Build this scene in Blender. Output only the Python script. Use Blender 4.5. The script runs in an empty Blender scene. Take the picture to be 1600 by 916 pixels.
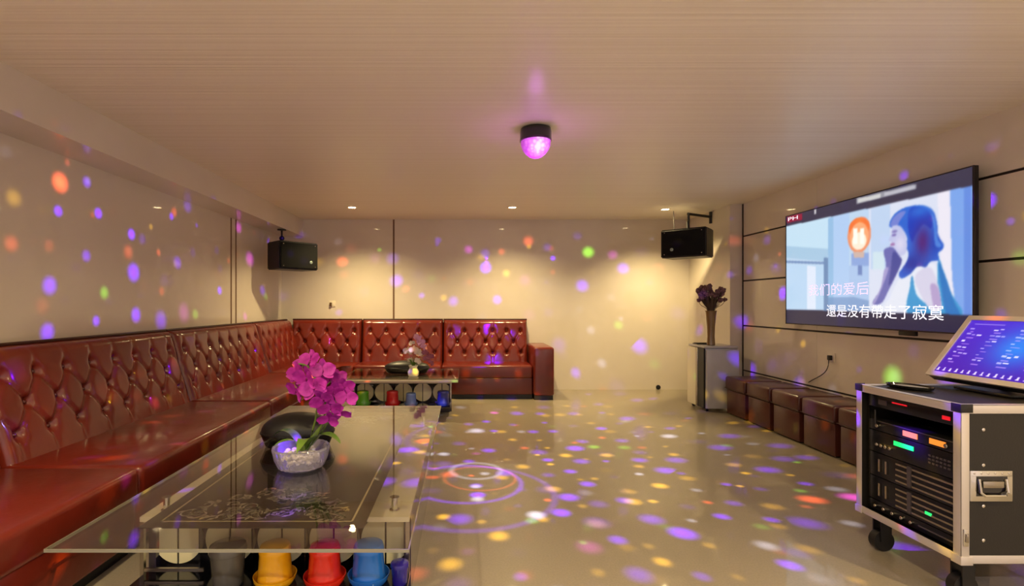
import bpy, bmesh, math, random
import numpy as np
from mathutils import Vector, Matrix

# ------------------------------------------------------------------ camera, world, exposure
S = bpy.context.scene
COL = S.collection
FPX, VPX, VPY, CAMZ = 800.0, 725.0, 475.0, 1.22      # focal length and vanishing point in the 1600 x 916 frame
cam_d = bpy.data.cameras.new('camera')
cam_d.sensor_fit = 'HORIZONTAL'
cam_d.sensor_width = 36.0
cam_d.lens = 36.0 * FPX / 1600.0
cam_d.shift_x = (800 - VPX) / 1600.0
cam_d.shift_y = (VPY - 458) / 1600.0
cam_d.clip_start = 0.05
cam = bpy.data.objects.new('camera', cam_d)
COL.objects.link(cam)
cam.location = (0, 0, CAMZ)
cam.rotation_euler = (math.pi / 2, 0, 0)
S.camera = cam

world = bpy.data.worlds.new('world')
S.world = world
world.use_nodes = True
world.node_tree.nodes['Background'].inputs[0].default_value = (0.9, 0.85, 0.8, 1)
world.node_tree.nodes['Background'].inputs[1].default_value = 0.02

S.view_settings.view_transform = 'Standard'
S.view_settings.look = 'None'
S.view_settings.gamma = 1.0
S.view_settings.use_curve_mapping = False
S.view_settings.exposure = 0.95

DOWN_W = 95.0          # watts of one ceiling downlight
WARM = (1.0, 0.77, 0.37)
COOL = (0.84, 0.82, 1.0)
TV_GAIN = 0.54
BALL_W = 720.0

# room (metres); the camera stands at the origin and looks along +Y
XL, XR, YB, YF, H = -2.60, 3.35, 7.28, -1.6, 2.42
random.seed(7)
R = random.Random(11)


def lin(r, g, b):
    f = lambda c: (c / 12.92 if c <= 0.04045 else ((c + 0.055) / 1.055) ** 2.4)
    return (f(r / 255.0), f(g / 255.0), f(b / 255.0))


# ------------------------------------------------------------------ materials
MATS = {}


def mat(name, col, rough=0.5, metal=0.0, coat=0.0, coat_r=0.03, emit=None, es=0.0, spec=0.5, bump=None, var=None, alpha=None, trans=0.0, ior=1.45):
    """col is sRGB 0-255. bump = (scale, strength, distance, stretch) ; var = (scale, second colour, stretch)"""
    if name in MATS:
        return MATS[name]
    m = bpy.data.materials.new(name)
    m.use_nodes = True
    nt = m.node_tree
    b = nt.nodes['Principled BSDF']
    c = lin(*col)
    b.inputs['Base Color'].default_value = (*c, 1)
    b.inputs['Roughness'].default_value = rough
    b.inputs['Metallic'].default_value = metal
    b.inputs['Coat Weight'].default_value = coat
    b.inputs['Coat Roughness'].default_value = coat_r
    b.inputs['Specular IOR Level'].default_value = spec
    b.inputs['IOR'].default_value = ior
    b.inputs['Transmission Weight'].default_value = trans
    if emit:
        b.inputs['Emission Color'].default_value = (*lin(*emit), 1)
        b.inputs['Emission Strength'].default_value = es
    tc = None

    def coords(stretch):
        t = nt.nodes.new('ShaderNodeTexCoord')
        mp = nt.nodes.new('ShaderNodeMapping')
        mp.inputs['Scale'].default_value = stretch
        nt.links.new(t.outputs['Object'], mp.inputs['Vector'])
        return mp.outputs['Vector']
    if var:
        sc, c2, stretch = var
        n = nt.nodes.new('ShaderNodeTexNoise')
        n.inputs['Scale'].default_value = sc
        n.inputs['Detail'].default_value = 5
        nt.links.new(coords(stretch), n.inputs['Vector'])
        rp = nt.nodes.new('ShaderNodeValToRGB')
        rp.color_ramp.elements[0].position = 0.35
        rp.color_ramp.elements[1].position = 0.68
        rp.color_ramp.elements[0].color = (*c, 1)
        rp.color_ramp.elements[1].color = (*lin(*c2), 1)
        nt.links.new(n.outputs['Fac'], rp.inputs['Fac'])
        nt.links.new(rp.outputs['Color'], b.inputs['Base Color'])
    if bump:
        sc, st, dist, stretch = bump
        n = nt.nodes.new('ShaderNodeTexNoise')
        n.inputs['Scale'].default_value = sc
        n.inputs['Detail'].default_value = 4
        nt.links.new(coords(stretch), n.inputs['Vector'])
        bp = nt.nodes.new('ShaderNodeBump')
        bp.inputs['Strength'].default_value = st
        bp.inputs['Distance'].default_value = dist
        nt.links.new(n.outputs['Fac'], bp.inputs['Height'])
        nt.links.new(bp.outputs['Normal'], b.inputs['Normal'])
    MATS[name] = m
    return m


def glass_mat(name, tint=(235, 245, 240), f0=0.05, rough=0.0):
    """sheet glass: lets light straight through, mirrors by Fresnel (Schlick)"""
    m = bpy.data.materials.new(name)
    m.use_nodes = True
    nt = m.node_tree
    nt.nodes.remove(nt.nodes['Principled BSDF'])
    out = nt.nodes['Material Output']
    tr = nt.nodes.new('ShaderNodeBsdfTransparent')
    tr.inputs[0].default_value = (*lin(*tint), 1)
    gl = nt.nodes.new('ShaderNodeBsdfGlossy')
    gl.inputs['Roughness'].default_value = rough
    gl.inputs[0].default_value = (1, 1, 1, 1)
    lw = nt.nodes.new('ShaderNodeLayerWeight')
    p = nt.nodes.new('ShaderNodeMath'); p.operation = 'POWER'; p.inputs[1].default_value = 5.0
    nt.links.new(lw.outputs['Facing'], p.inputs[0])
    lw.inputs['Blend'].default_value = 0.5
    q = nt.nodes.new('ShaderNodeMath'); q.operation = 'MULTIPLY_ADD'
    q.inputs[1].default_value = 1 - f0
    q.inputs[2].default_value = f0
    nt.links.new(p.outputs[0], q.inputs[0])
    mx = nt.nodes.new('ShaderNodeMixShader')
    nt.links.new(q.outputs[0], mx.inputs[0])
    nt.links.new(tr.outputs[0], mx.inputs[1])
    nt.links.new(gl.outputs[0], mx.inputs[2])
    nt.links.new(mx.outputs[0], out.inputs['Surface'])
    MATS[name] = m
    return m


WALLM = mat('polished_cream_panel', (220, 211, 197), 0.32, coat=0.6, coat_r=0.035, var=(1.3, (214, 204, 188), (1, 1, 1)))
CEILM = mat('ceiling_panel', (244, 236, 218), 0.5, coat=0.2, coat_r=0.2, bump=(9, 0.3, 0.01, (0.04, 7, 1)), var=(5, (238, 229, 208), (0.03, 6, 1)))
SEAMM = mat('brown_seam', (112, 84, 62), 0.5)
DARKSEAM = mat('dark_groove', (40, 30, 26), 0.6)
FLOORM = mat('polished_stone_floor', (136, 126, 108), 0.36, coat=0.5, coat_r=0.04, spec=0.3, var=(110, (146, 135, 116), (1, 1, 1)))
LEATHER = mat('red_brown_leather', (116, 36, 21), 0.29, coat=0.35, coat_r=0.12, bump=(5, 0.22, 0.02, (1, 1, 1)), var=(2.0, (94, 28, 16), (1, 1, 1)))
LEATHERD = mat('dark_piping_leather', (52, 20, 16), 0.35)
BUTTON = mat('leather_button', (82, 26, 20), 0.2, coat=0.8)
BLACKP = mat('black_plastic', (22, 21, 22), 0.42)
BLACKG = mat('black_gloss', (14, 13, 14), 0.12, coat=0.6)
STEEL = mat('brushed_steel', (176, 170, 158), 0.25, metal=1.0)
ALU = mat('aluminium_rail', (206, 199, 194), 0.36, metal=0.55)
CHROME = mat('chrome', (220, 218, 212), 0.10, metal=1.0)
GLASS = glass_mat('clear_glass', (240, 240, 236), 0.05)


# ------------------------------------------------------------------ mesh helpers
def shade(me, smooth, angle=None):
    if smooth:
        for p in me.polygons:
            p.use_smooth = True
        if angle:
            me.set_sharp_from_angle(angle=math.radians(angle))


def obj(name, bm, material, parent=None, smooth=False, angle=40, loc=None):
    me = bpy.data.meshes.new(name)
    bmesh.ops.recalc_face_normals(bm, faces=bm.faces)
    bm.to_mesh(me)
    bm.free()
    shade(me, smooth, angle)
    for m in (material if isinstance(material, (list, tuple)) else [material]):
        me.materials.append(m)
    o = bpy.data.objects.new(name, me)
    COL.objects.link(o)
    if parent:
        o.parent = parent
    if loc is not None:
        o.location = loc
    return o


def inst(src, parent=None, loc=(0, 0, 0), rot=(0, 0, 0), scale=(1, 1, 1)):
    o = src.copy()
    COL.objects.link(o)
    o.parent = parent
    o.location = loc
    o.rotation_euler = rot
    o.scale = scale
    return o


def tag(o, label=None, cat=None, group=None, kind=None):
    if label: o['label'] = label
    if cat: o['category'] = cat
    if group: o['group'] = group
    if kind: o['kind'] = kind
    return o


def thing(name, label, cat, loc=(0, 0, 0), rz=0.0, group=None):
    o = bpy.data.objects.new(name, None)
    o.empty_display_size = 0.1
    COL.objects.link(o)
    o.location = loc
    o.rotation_euler = (0, 0, rz)
    return tag(o, label, cat, group)


def B():
    return bmesh.new()


def box(bm, x0, x1, y0, y1, z0, z1, bev=0.0, seg=2, mi=0):
    vs = [bm.verts.new(v) for v in ((x0, y0, z0), (x1, y0, z0), (x1, y1, z0), (x0, y1, z0), (x0, y0, z1), (x1, y0, z1), (x1, y1, z1), (x0, y1, z1))]
    fs = [bm.faces.new([vs[i] for i in f]) for f in ((0, 3, 2, 1), (4, 5, 6, 7), (0, 1, 5, 4), (1, 2, 6, 5), (2, 3, 7, 6), (3, 0, 4, 7))]
    for f in fs:
        f.material_index = mi
    if bev > 0:
        es = set()
        for f in fs:
            es.update(f.edges)
        r = bmesh.ops.bevel(bm, geom=list(es), offset=bev, segments=seg, profile=0.5, affect='EDGES')
        for f in r['faces']:
            f.material_index = mi
    return vs


def boxo(name, x0, x1, y0, y1, z0, z1, m, parent=None, bev=0.0, seg=2, smooth=False):
    bm = B()
    box(bm, x0, x1, y0, y1, z0, z1, bev, seg)
    return obj(name, bm, m, parent, smooth=smooth or bev > 0)


def lathe(bm, prof, n=24, c=(0, 0, 0), cap0=True, cap1=True, rib=None, mi=0):
    """prof: list of (radius, z)"""
    rings = []
    for r, z in prof:
        ring = []
        for k in range(n):
            a = 2 * math.pi * k / n
            rr = r * (1 + (rib(a, z) if rib else 0))
            ring.append(bm.verts.new((c[0] + rr * math.cos(a), c[1] + rr * math.sin(a), c[2] + z)))
        rings.append(ring)
    for a, b in zip(rings, rings[1:]):
        for k in range(n):
            f = bm.faces.new((a[k], a[(k + 1) % n], b[(k + 1) % n], b[k]))
            f.material_index = mi
    if cap0:
        bm.faces.new(list(reversed(rings[0]))).material_index = mi
    if cap1:
        bm.faces.new(rings[-1]).material_index = mi


def tube(bm, pts, rad, n=8, caps=True):
    pts = [Vector(p) for p in pts]
    rads = rad if isinstance(rad, (list, tuple)) else [rad] * len(pts)
    rings = []
    up = Vector((0, 0, 1))
    for i, p in enumerate(pts):
        d = (pts[min(i + 1, len(pts) - 1)] - pts[max(i - 1, 0)]).normalized()
        u = up if abs(d.dot(up)) < 0.95 else Vector((1, 0, 0))
        a = d.cross(u).normalized()
        b = a.cross(d).normalized()
        rings.append([bm.verts.new(p + (a * math.cos(2 * math.pi * k / n) + b * math.sin(2 * math.pi * k / n)) * rads[i]) for k in range(n)])
    for r0, r1 in zip(rings, rings[1:]):
        for k in range(n):
            bm.faces.new((r0[k], r0[(k + 1) % n], r1[(k + 1) % n], r1[k]))
    if caps:
        bm.faces.new(rings[0])
        bm.faces.new(list(reversed(rings[-1])))


def bez(p0, p1, p2, p3, n=12):
    p0, p1, p2, p3 = map(Vector, (p0, p1, p2, p3))
    return [(1 - t) ** 3 * p0 + 3 * (1 - t) ** 2 * t * p1 + 3 * (1 - t) * t * t * p2 + t ** 3 * p3 for t in [i / n for i in range(n + 1)]]


def cyl(bm, p0, p1, r, n=16):
    tube(bm, [p0, p1], r, n)


def px(x, y, Y):
    """a pixel of the photograph at the distance Y"""
    return Vector(((x - VPX) / FPX * Y, Y, CAMZ - (y - VPY) / FPX * Y))


# ------------------------------------------------------------------ the room
def wall(name, label, x0, x1, y0, y1, z0, z1, m):
    return tag(boxo(name, x0, x1, y0, y1, z0, z1, m), label, None, kind='structure')


tag(boxo('floor', XL - .1, XR + .1, YF - .1, YB + .1, -0.08, 0, FLOORM), 'polished beige speckled stone floor of the karaoke room', kind='structure')
tag(boxo('ceiling', XL - .1, XR + .1, YF - .1, YB + .1, H, H + 0.08, CEILM), 'cream panelled ceiling with fine crosswise grain', kind='structure')
PT = 0.012
wl = wall('wall_left', 'cream glossy side wall behind the long sofa run', XL - .1, XL - PT, YF, YB, 0, H, SEAMM)
wb = wall('wall_back', 'cream glossy end wall behind the red sofa', XL - .1, XR + .1, YB + PT, YB + .1, 0, H, SEAMM)
wr = wall('wall_right', 'cream wall of horizontal panels behind the television', XR + PT, XR + .1, YF, YB, 0, H, DARKSEAM)
wf = wall('wall_front', 'cream wall behind the camera', XL - .1, XR + .1, YF - .1, YF, 0, H, WALLM)
g = 0.006
for a, b in ((YF, 2.4), (2.4, 5.70), (5.735, 5.82), (5.855, YB + PT)):
    boxo('panel', XL - PT, XL, a + (0.001 if a > 0 else 0), b - (0.001 if b < YB else 0), 0, H, WALLM, wl)
for a in (5.70, 5.82):
    boxo('seam_strip', XL - PT, XL - 0.001, a, a + 0.035, 0, H, SEAMM, wl)
for a, b in ((XL, -1.013), (-0.987, XR + PT)):
    boxo('panel', a, b, YB, YB + PT, 0, H, WALLM, wb)
boxo('seam_strip', -1.0125, -0.9875, YB + 0.001, YB + PT, 0, H, SEAMM, wb)
rows = (0.0, 0.425, 0.96, 1.495, 2.03, H)
for a, b in zip(rows, rows[1:]):
    for ya, yb in ((YF, 1.6), (1.6, 4.86), (4.86, YB)):
        boxo('panel', XR, XR + PT, ya + 0.0012, yb - 0.0012, a + (0.009 if a > 0 else 0), b - (0.009 if b < H else 0), WALLM, wr)
tag(boxo('ceiling_beam', XL, -2.29, YF, YB, 2.18, H, WALLM), 'boxed cream beam running under the ceiling above the sofa', kind='structure')
tag(boxo('wall_pilaster', 3.20, XR, 6.16, YB, 0, H, WALLM), 'cream pilaster in the corner beside the television wall', kind='structure')
tag(boxo('trim_1', XR - 0.004, XR, 6.135, 6.16, 0, H, DARKSEAM), 'dark thin corner strip where pilaster meets panelled wall', kind='structure')


# ------------------------------------------------------------------ ceiling lamps
LENS = mat('lamp_lens', (255, 240, 210), 0.4, emit=(255, 226, 170), es=14.0)
TRIMW = mat('lamp_trim', (235, 225, 205), 0.3)


def downlight(x, y, label, power=DOWN_W, col=WARM, cone=166, group='recessed ceiling downlights'):
    t = thing('downlight', label, 'lamp', (x, y, H), 0, group)
    bm = B()
    lathe(bm, [(0.045, -0.004), (0.060, -0.007), (0.065, -0.002), (0.065, 0.0), (0.045, 0.0)], 28, cap0=False, cap1=False)
    obj('trim_ring', bm, TRIMW, t, smooth=True)
    bm = B()
    lathe(bm, [(0.001, -0.0045), (0.046, -0.0035), (0.046, -0.0005)], 24)
    obj('lens', bm, LENS, t)
    d = bpy.data.lights.new('downlight_beam', 'SPOT')
    d.energy = power
    d.color = col
    d.spot_size = math.radians(cone)
    d.spot_blend = 1.0
    d.shadow_soft_size = 0.035
    l = bpy.data.objects.new('downlight_beam', d)
    COL.objects.link(l)
    l.parent = t
    l.location = (0, 0, -0.02)
    return t


downlight(-1.39, 6.36, 'small round downlight over the tufted corner of the sofa', DOWN_W * 1.25, cone=138)
downlight(0.60, 6.36, 'small round downlight above the end of the red sofa', DOWN_W * 1.15, cone=138)
downlight(2.55, 6.49, 'small round downlight right above the bracketed loudspeaker', DOWN_W * 1.3, cone=130)
for x, w in ((-1.39, 'over the open end of the sofa'), (0.60, 'over the walkway beside the glass table'), (2.55, 'over the near side of the equipment rack')):
    downlight(x, 1.0, 'small round warm downlight ' + w, DOWN_W * 0.95)
for x, w in ((-1.39, 'on the sofa side'), (0.60, 'in the middle'), (2.55, 'on the television side')):  # unseen row, added so cool light greys the sofa-side wall
    downlight(x, -0.9, 'small round cool downlight added behind the camera, ' + w, DOWN_W * 1.45, COOL, 150)


# ------------------------------------------------------------------ disco lamp
def disco():
    t = thing('disco_light', 'magenta crystal disco ball lamp with black cap on the ceiling', 'lamp', (0.49, 3.50, H))
    bm = B()
    lathe(bm, [(0.085, 0), (0.103, -0.006), (0.107, -0.03), (0.107, -0.085), (0.10, -0.092)], 40)
    obj('cap', bm, BLACKG, t, smooth=True)
    bm = B()
    lathe(bm, [(0.1085, -0.078), (0.1085, -0.088), (0.10, -0.088), (0.10, -0.078), (0.1085, -0.078)], 40, cap0=False, cap1=False)
    obj('collar', bm, mat('dark_purple_collar', (60, 16, 70), 0.2, coat=0.5), t, smooth=True)
    bm = B()
    bmesh.ops.create_icosphere(bm, subdivisions=3, radius=0.103)
    bmesh.ops.delete(bm, geom=[v for v in bm.verts if v.co.z > 0.012], context='VERTS')
    for v in bm.verts:
        v.co.z = v.co.z * 1.12 - 0.09
    m = bpy.data.materials.new('crystal_dome'); m.use_nodes = True
    nt = m.node_tree; b = nt.nodes['Principled BSDF']
    b.inputs['Base Color'].default_value = (*lin(190, 60, 220), 1)
    b.inputs['Roughness'].default_value = 0.08
    tc = nt.nodes.new('ShaderNodeTexCoord')
    # brightest where the lamps behind the lens shine out
    vd = nt.nodes.new('ShaderNodeVectorMath'); vd.operation = 'DISTANCE'
    vd.inputs[1].default_value = (0.01, -0.085, -0.145)
    nt.links.new(tc.outputs['Object'], vd.inputs[0])
    nz = nt.nodes.new('ShaderNodeTexVoronoi'); nz.inputs['Scale'].default_value = 42
    nt.links.new(tc.outputs['Object'], nz.inputs['Vector'])
    ad = nt.nodes.new('ShaderNodeMath'); ad.operation = 'MULTIPLY_ADD'; ad.inputs[1].default_value = 0.05
    nt.links.new(nz.outputs['Distance'], ad.inputs[0]); nt.links.new(vd.outputs['Value'], ad.inputs[2])
    rp = nt.nodes.new('ShaderNodeValToRGB')
    e = rp.color_ramp.elements
    e[0].position = 0.045; e[0].color = (1, 0.82, 1, 1)
    e[1].position = 0.19; e[1].color = (0.10, 0.012, 0.14, 1)
    x = e.new(0.075); x.color = (0.95, 0.30, 0.98, 1)
    x = e.new(0.12); x.color = (0.50, 0.08, 0.62, 1)
    nt.links.new(ad.outputs[0], rp.inputs['Fac'])
    nt.links.new(rp.outputs['Color'], b.inputs['Emission Color'])
    b.inputs['Emission Strength'].default_value = 0.55
    obj('crystal_dome', bm, m, t)
    # the pattern lamp: a point light that throws coloured dots in all directions below the dome
    d = bpy.data.lights.new('dot_projector', 'POINT')
    d.energy = BALL_W
    d.color = (1, 1, 1)
    d.shadow_soft_size = 0.006
    d.use_nodes = True
    nt = d.node_tree
    em = nt.nodes['Emission']
    N = lambda k: nt.nodes.new(k)
    L = nt.links.new
    geo = N('ShaderNodeNewGeometry')
    sep = N('ShaderNodeSeparateXYZ'); L(geo.outputs['Incoming'], sep.inputs[0])

    def M(op, a, b=None, c=None):
        n = N('ShaderNodeMath'); n.operation = op
        for i, v in enumerate((a, b, c)):
            if v is None: continue
            if isinstance(v, (int, float)): n.inputs[i].default_value = v
            else: L(v, n.inputs[i])
        return n.outputs[0]
    sgn = DIRSIGN
    dx, dy, dz = (M('MULTIPLY', sep.outputs[i], sgn) for i in range(3))
    den = M('MAXIMUM', M('SUBTRACT', 1.0, dz), 0.05)
    ux, uy = M('DIVIDE', dx, den), M('DIVIDE', dy, den)
    cmb = N('ShaderNodeCombineXYZ'); L(ux, cmb.inputs[0]); L(uy, cmb.inputs[1])
    total = None

    def dots(scale, off, thr, colours, gain):
        mp = N('ShaderNodeMapping'); mp.inputs['Location'].default_value = off
        L(cmb.outputs[0], mp.inputs['Vector'])
        v = N('ShaderNodeTexVoronoi'); v.voronoi_dimensions = '2D'; v.inputs['Scale'].default_value = scale
        v.inputs['Randomness'].default_value = 0.85
        L(mp.outputs[0], v.inputs['Vector'])
        mr = N('ShaderNodeMapRange'); mr.interpolation_type = 'SMOOTHSTEP'
        mr.inputs['From Min'].default_value = thr; mr.inputs['From Max'].default_value = thr * 0.08
        sc = N('ShaderNodeSeparateColor'); L(v.outputs['Color'], sc.inputs[0])
        L(M('DIVIDE', v.outputs['Distance'], M('MULTIPLY_ADD', sc.outputs[2], 0.9, 0.55)), mr.inputs['Value'])
        rp = N('ShaderNodeValToRGB'); rp.color_ramp.interpolation = 'CONSTANT'
        e = rp.color_ramp.elements
        e[0].position = 0; e[0].color = (*colours[0][1], 1)
        e[1].position = colours[1][0]; e[1].color = (*colours[1][1], 1)
        for p, c in colours[2:]:
            n = e.new(p); n.color = (*c, 1)
        L(sc.outputs[0], rp.inputs[0])
        amp = M('MULTIPLY', mr.outputs[0], M('MULTIPLY', M('POWER', sc.outputs[1], 1.5), gain))
        vm = N('ShaderNodeVectorMath'); vm.operation = 'SCALE'
        L(rp.outputs[0], vm.inputs[0]); L(amp, vm.inputs['Scale'])
        return vm.outputs[0]
    violet, yellow, red, white, green, magenta = (0.12, 0.0, 1.0), (0.95, 0.55, 0.02), (1.0, 0.12, 0.04), (0.45, 0.50, 0.80), (0.22, 0.80, 0.04), (0.70, 0.05, 0.80)

    def gate(lo, hi):
        mr = N('ShaderNodeMapRange'); mr.interpolation_type = 'SMOOTHSTEP'
        mr.inputs['From Min'].default_value = lo; mr.inputs['From Max'].default_value = hi
        L(dz, mr.inputs['Value'])
        return mr.outputs[0]
    down, side = gate(-0.44, -0.54), M('MULTIPLY', gate(-0.54, -0.46), gate(0.03, -0.06))

    def add(p, q):
        n = N('ShaderNodeVectorMath'); n.operation = 'ADD'; L(p, n.inputs[0]); L(q, n.inputs[1]); return n.outputs[0]

    def scl(p, q):
        n = N('ShaderNodeVectorMath'); n.operation = 'SCALE'; L(p, n.inputs[0]); L(q, n.inputs['Scale']); return n.outputs[0]
    A = dots(17, (0.3, 0.1, 0), 0.27, [(0, violet), (0.70, magenta), (0.76, violet), (0.90, white), (0.96, red)], 2.1)
    Bq = dots(19, (3.7, 1.9, 0), 0.23, [(0, yellow), (0.40, red), (0.58, white), (0.70, yellow), (0.92, green)], 1.0)
    C1 = dots(10.5, (1.3, 0.7, 0), 0.20, [(0, violet), (0.60, magenta), (0.66, violet), (0.88, red), (0.95, green)], 1.3)
    C2 = dots(11, (5.1, 2.2, 0), 0.16, [(0, red), (0.35, yellow), (0.62, white), (0.82, violet), (0.93, green)], 0.40)
    total = add(scl(add(A, Bq), down), scl(add(C1, C2), side))
    # two looping swirls of violet light on the floor, below and beside the lamp
    for cx, cy, rr, w, gsw, colr in ((-0.105, 0.0, 0.082, 0.007, 0.50, violet), (-0.10, -0.045, 0.12, 0.009, 0.28, violet), (-0.085, 0.02, 0.055, 0.005, 0.22, red), (-0.09, 0.055, 0.04, 0.008, 0.35, white)):
        di = M('SQRT', M('ADD', M('POWER', M('SUBTRACT', ux, cx), 2.0), M('POWER', M('SUBTRACT', uy, cy), 2.0)))
        ring = N('ShaderNodeMapRange'); ring.interpolation_type = 'SMOOTHSTEP'
        ring.inputs['From Min'].default_value = w; ring.inputs['From Max'].default_value = 0.0
        L(M('ABSOLUTE', M('SUBTRACT', di, rr)), ring.inputs['Value'])
        vm = N('ShaderNodeVectorMath'); vm.operation = 'SCALE'
        vm.inputs[0].default_value = colr
        L(M('MULTIPLY', ring.outputs[0], gsw), vm.inputs['Scale'])
        s2 = N('ShaderNodeVectorMath'); s2.operation = 'ADD'; L(total, s2.inputs[0]); L(vm.outputs[0], s2.inputs[1])
        total = s2.outputs[0]
    L(total, em.inputs['Color'])
    l = bpy.data.objects.new('dot_projector', d)
    COL.objects.link(l)
    l.parent = t
    l.location = (0, 0, -0.225)
    # the violet glow of the dome itself
    d = bpy.data.lights.new('dome_glow', 'POINT')
    d.energy = 0.8
    d.color = (0.75, 0.16, 1.0)
    d.shadow_soft_size = 0.05
    l = bpy.data.objects.new('dome_glow', d)
    COL.objects.link(l)
    l.parent = t
    l.location = (0, -0.02, -0.30)


DIRSIGN = 1.0
disco()


# ------------------------------------------------------------------ tufted sofa
def tuft_field(U, V, s, vr, u0):
    """depth of a deep-buttoned surface; buttons at rows vr, spacing s, alternate rows shifted"""
    d = np.zeros_like(U)
    pts = []
    for k, v0 in enumerate(vr):
        off = u0 + (s / 2 if k % 2 else 0)
        du = (U - off + s / 2) % s - s / 2
        r2 = du ** 2 + ((V - v0) * 1.0) ** 2
        d -= 0.034 * np.exp(-r2 / (0.030 ** 2))
    # pleats: the diagonals between staggered rows
    for k in range(len(vr) - 1):
        off = u0 + (s / 2 if k % 2 else 0)
        t = np.clip((V - vr[k]) / (vr[k + 1] - vr[k]), 0, 1)
        inb = ((V >= vr[k]) & (V <= vr[k + 1])).astype(float)
        for sg in (-1, 1):
            du = (U - off - sg * t * s / 2 + s / 2) % s - s / 2
            d -= 0.016 * inb * np.exp(-(du / 0.013) ** 2)
    # straight pleats from the top and bottom rows to the edges
    for k, hi in ((0, False), (len(vr) - 1, True)):
        off = u0 + (s / 2 if k % 2 else 0)
        du = (U - off + s / 2) % s - s / 2
        inb = (V > vr[k]) if hi else (V < vr[k])
        fade = np.clip(1 - np.abs(V - vr[k]) / 0.16, 0, 1)
        d -= 0.014 * inb * fade * np.exp(-(du / 0.014) ** 2)
    return d


button_src = None


def backrest(parent, L, to_world, s=0.21, z0=0.40, z1=1.0, outb=0.36, outt=0.19, rear=0.015, name='backrest'):
    """to_world(u, out, z): u along the wall, out = distance from the wall"""
    global button_src
    nu, nv = int(L / 0.0125), 54
    us = np.linspace(0, L, nu)
    vs = np.linspace(0, 1, nv)
    U, Vn = np.meshgrid(us, vs)
    hgt = z1 - z0
    V = Vn * hgt
    vr = [0.15, 0.30, 0.45]
    n_b = max(2, int(round(L / s)))
    ss = L / n_b
    u0 = ss * 0.5
    tf = tuft_field(U, V, ss, vr, u0)
    e = np.minimum(np.minimum(U, L - U), (hgt - V))
    edge = np.clip(e / 0.055, 0, 1)
    roll = -0.075 * (1 - np.sqrt(np.clip(1 - (1 - edge) ** 2, 0, 1)))
    ef = np.clip(np.minimum(U, L - U) / 0.07, 0, 1)
    out = outb + (outt - outb) * Vn + 0.012 + tf * ef + roll
    Z = z0 + V
    verts = [to_world(U[j, i], out[j, i], Z[j, i]) for j in range(nv) for i in range(nu)]
    faces = [(j * nu + i, j * nu + i + 1, (j + 1) * nu + i + 1, (j + 1) * nu + i) for j in range(nv - 1) for i in range(nu - 1)]
    loop = [i for i in range(nu)] + [j * nu + nu - 1 for j in range(1, nv)] + [(nv - 1) * nu + i for i in range(nu - 2, -1, -1)] + [j * nu for j in range(nv - 2, 0, -1)]
    base = len(verts)
    for k in loop:
        j, i = divmod(k, nu)
        verts.append(to_world(U[j, i], rear, Z[j, i]))
    n = len(loop)
    for a in range(n):
        b = (a + 1) % n
        faces.append((loop[a], base + a, base + b, loop[b]))
    faces.append(tuple(base + a for a in range(n)))
    bm = B()
    bv = [bm.verts.new(v) for v in verts]
    for f in faces:
        bm.faces.new([bv[i] for i in f])
    o = obj(name, bm, LEATHER, parent, smooth=True, angle=75)
    # the buttons
    if button_src is None:
        b2 = B()
        bmesh.ops.create_uvsphere(b2, u_segments=10, v_segments=6, radius=0.0125)
        button_src = obj('button', b2, BUTTON, o, smooth=True, angle=None)
        first = True
    else:
        first = False
    for k, v0 in enumerate(vr):
        off = u0 + (ss / 2 if k % 2 else 0)
        q = off
        while q < L - 0.03:
            if q > 0.03:
                vn = v0 / hgt
                p = to_world(q, outb + (outt - outb) * vn + 0.012 - 0.036, z0 + v0)
                if first:
                    button_src.location = p
                    first = False
                else:
                    inst(button_src, o, p)
            q += ss
    # piping along the top edge
    bm = B()
    tube(bm, [to_world(L * i / 20, outt - 0.048, z1 + 0.003) for i in range(21)], 0.010, 8)
    obj('piping', bm, LEATHERD, o, smooth=True)
    for q in (0.012, L - 0.012):
        bm = B()
        tube(bm, [to_world(q, outb + (outt - outb) * k / 10 - 0.055, z0 + 0.03 + (hgt - 0.03) * k / 10) for k in range(11)], 0.011, 8)
        obj('piping', bm, LEATHERD, o, smooth=True)
    return o


def rounded(name, x0, x1, y0, y1, z0, z1, r, m, parent):
    return boxo(name, x0, x1, y0, y1, z0, z1, m, parent, bev=r, seg=4)


SOFG = 'sections of the red leather corner sofa'


def left_section(y0, y1, label):
    t = thing('sofa_section', label, 'sofa', (XL + 0.012, y0, 0), 0, SOFG)
    L = y1 - y0
    gp = 0.004
    rounded('seat', 0.31, 1.01, gp, L - gp, 0.27, 0.425, 0.030, LEATHER, t)
    rounded('front_panel', 0.10, 0.985, gp, L - gp, 0.06, 0.275, 0.012, LEATHER, t)
    boxo('plinth', 0.10, 0.95, gp, L - gp, 0, 0.065, BLACKP, t)
    backrest(t, L - 2 * gp, lambda u, o, z: (o, gp + u, z))
    return t


def back_section(x0, x1, label, arm=False):
    t = thing('sofa_section', label, 'sofa', (x0, YB - 0.012, 0), 0, SOFG)
    L = x1 - x0
    gp = 0.004
    rounded('seat', gp, L - gp, -0.75, -0.22, 0.27, 0.435, 0.030, LEATHER, t)
    rounded('front_panel', gp, L - gp, -0.725, -0.10, 0.06, 0.275, 0.012, LEATHER, t)
    boxo('plinth', gp, L - gp, -0.69, -0.10, 0, 0.065, BLACKP, t)
    backrest(t, L - 2 * gp, lambda u, o, z: (gp + u, -o, z), outb=0.28, outt=0.17)
    if arm:
        rounded('armrest', L + 0.002, L + 0.262, -0.80, -0.03, 0.055, 0.67, 0.03, LEATHER, t)
        boxo('arm_foot', L + 0.012, L + 0.25, -0.77, -0.05, 0, 0.06, BLACKP, t)
    return t


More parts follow.
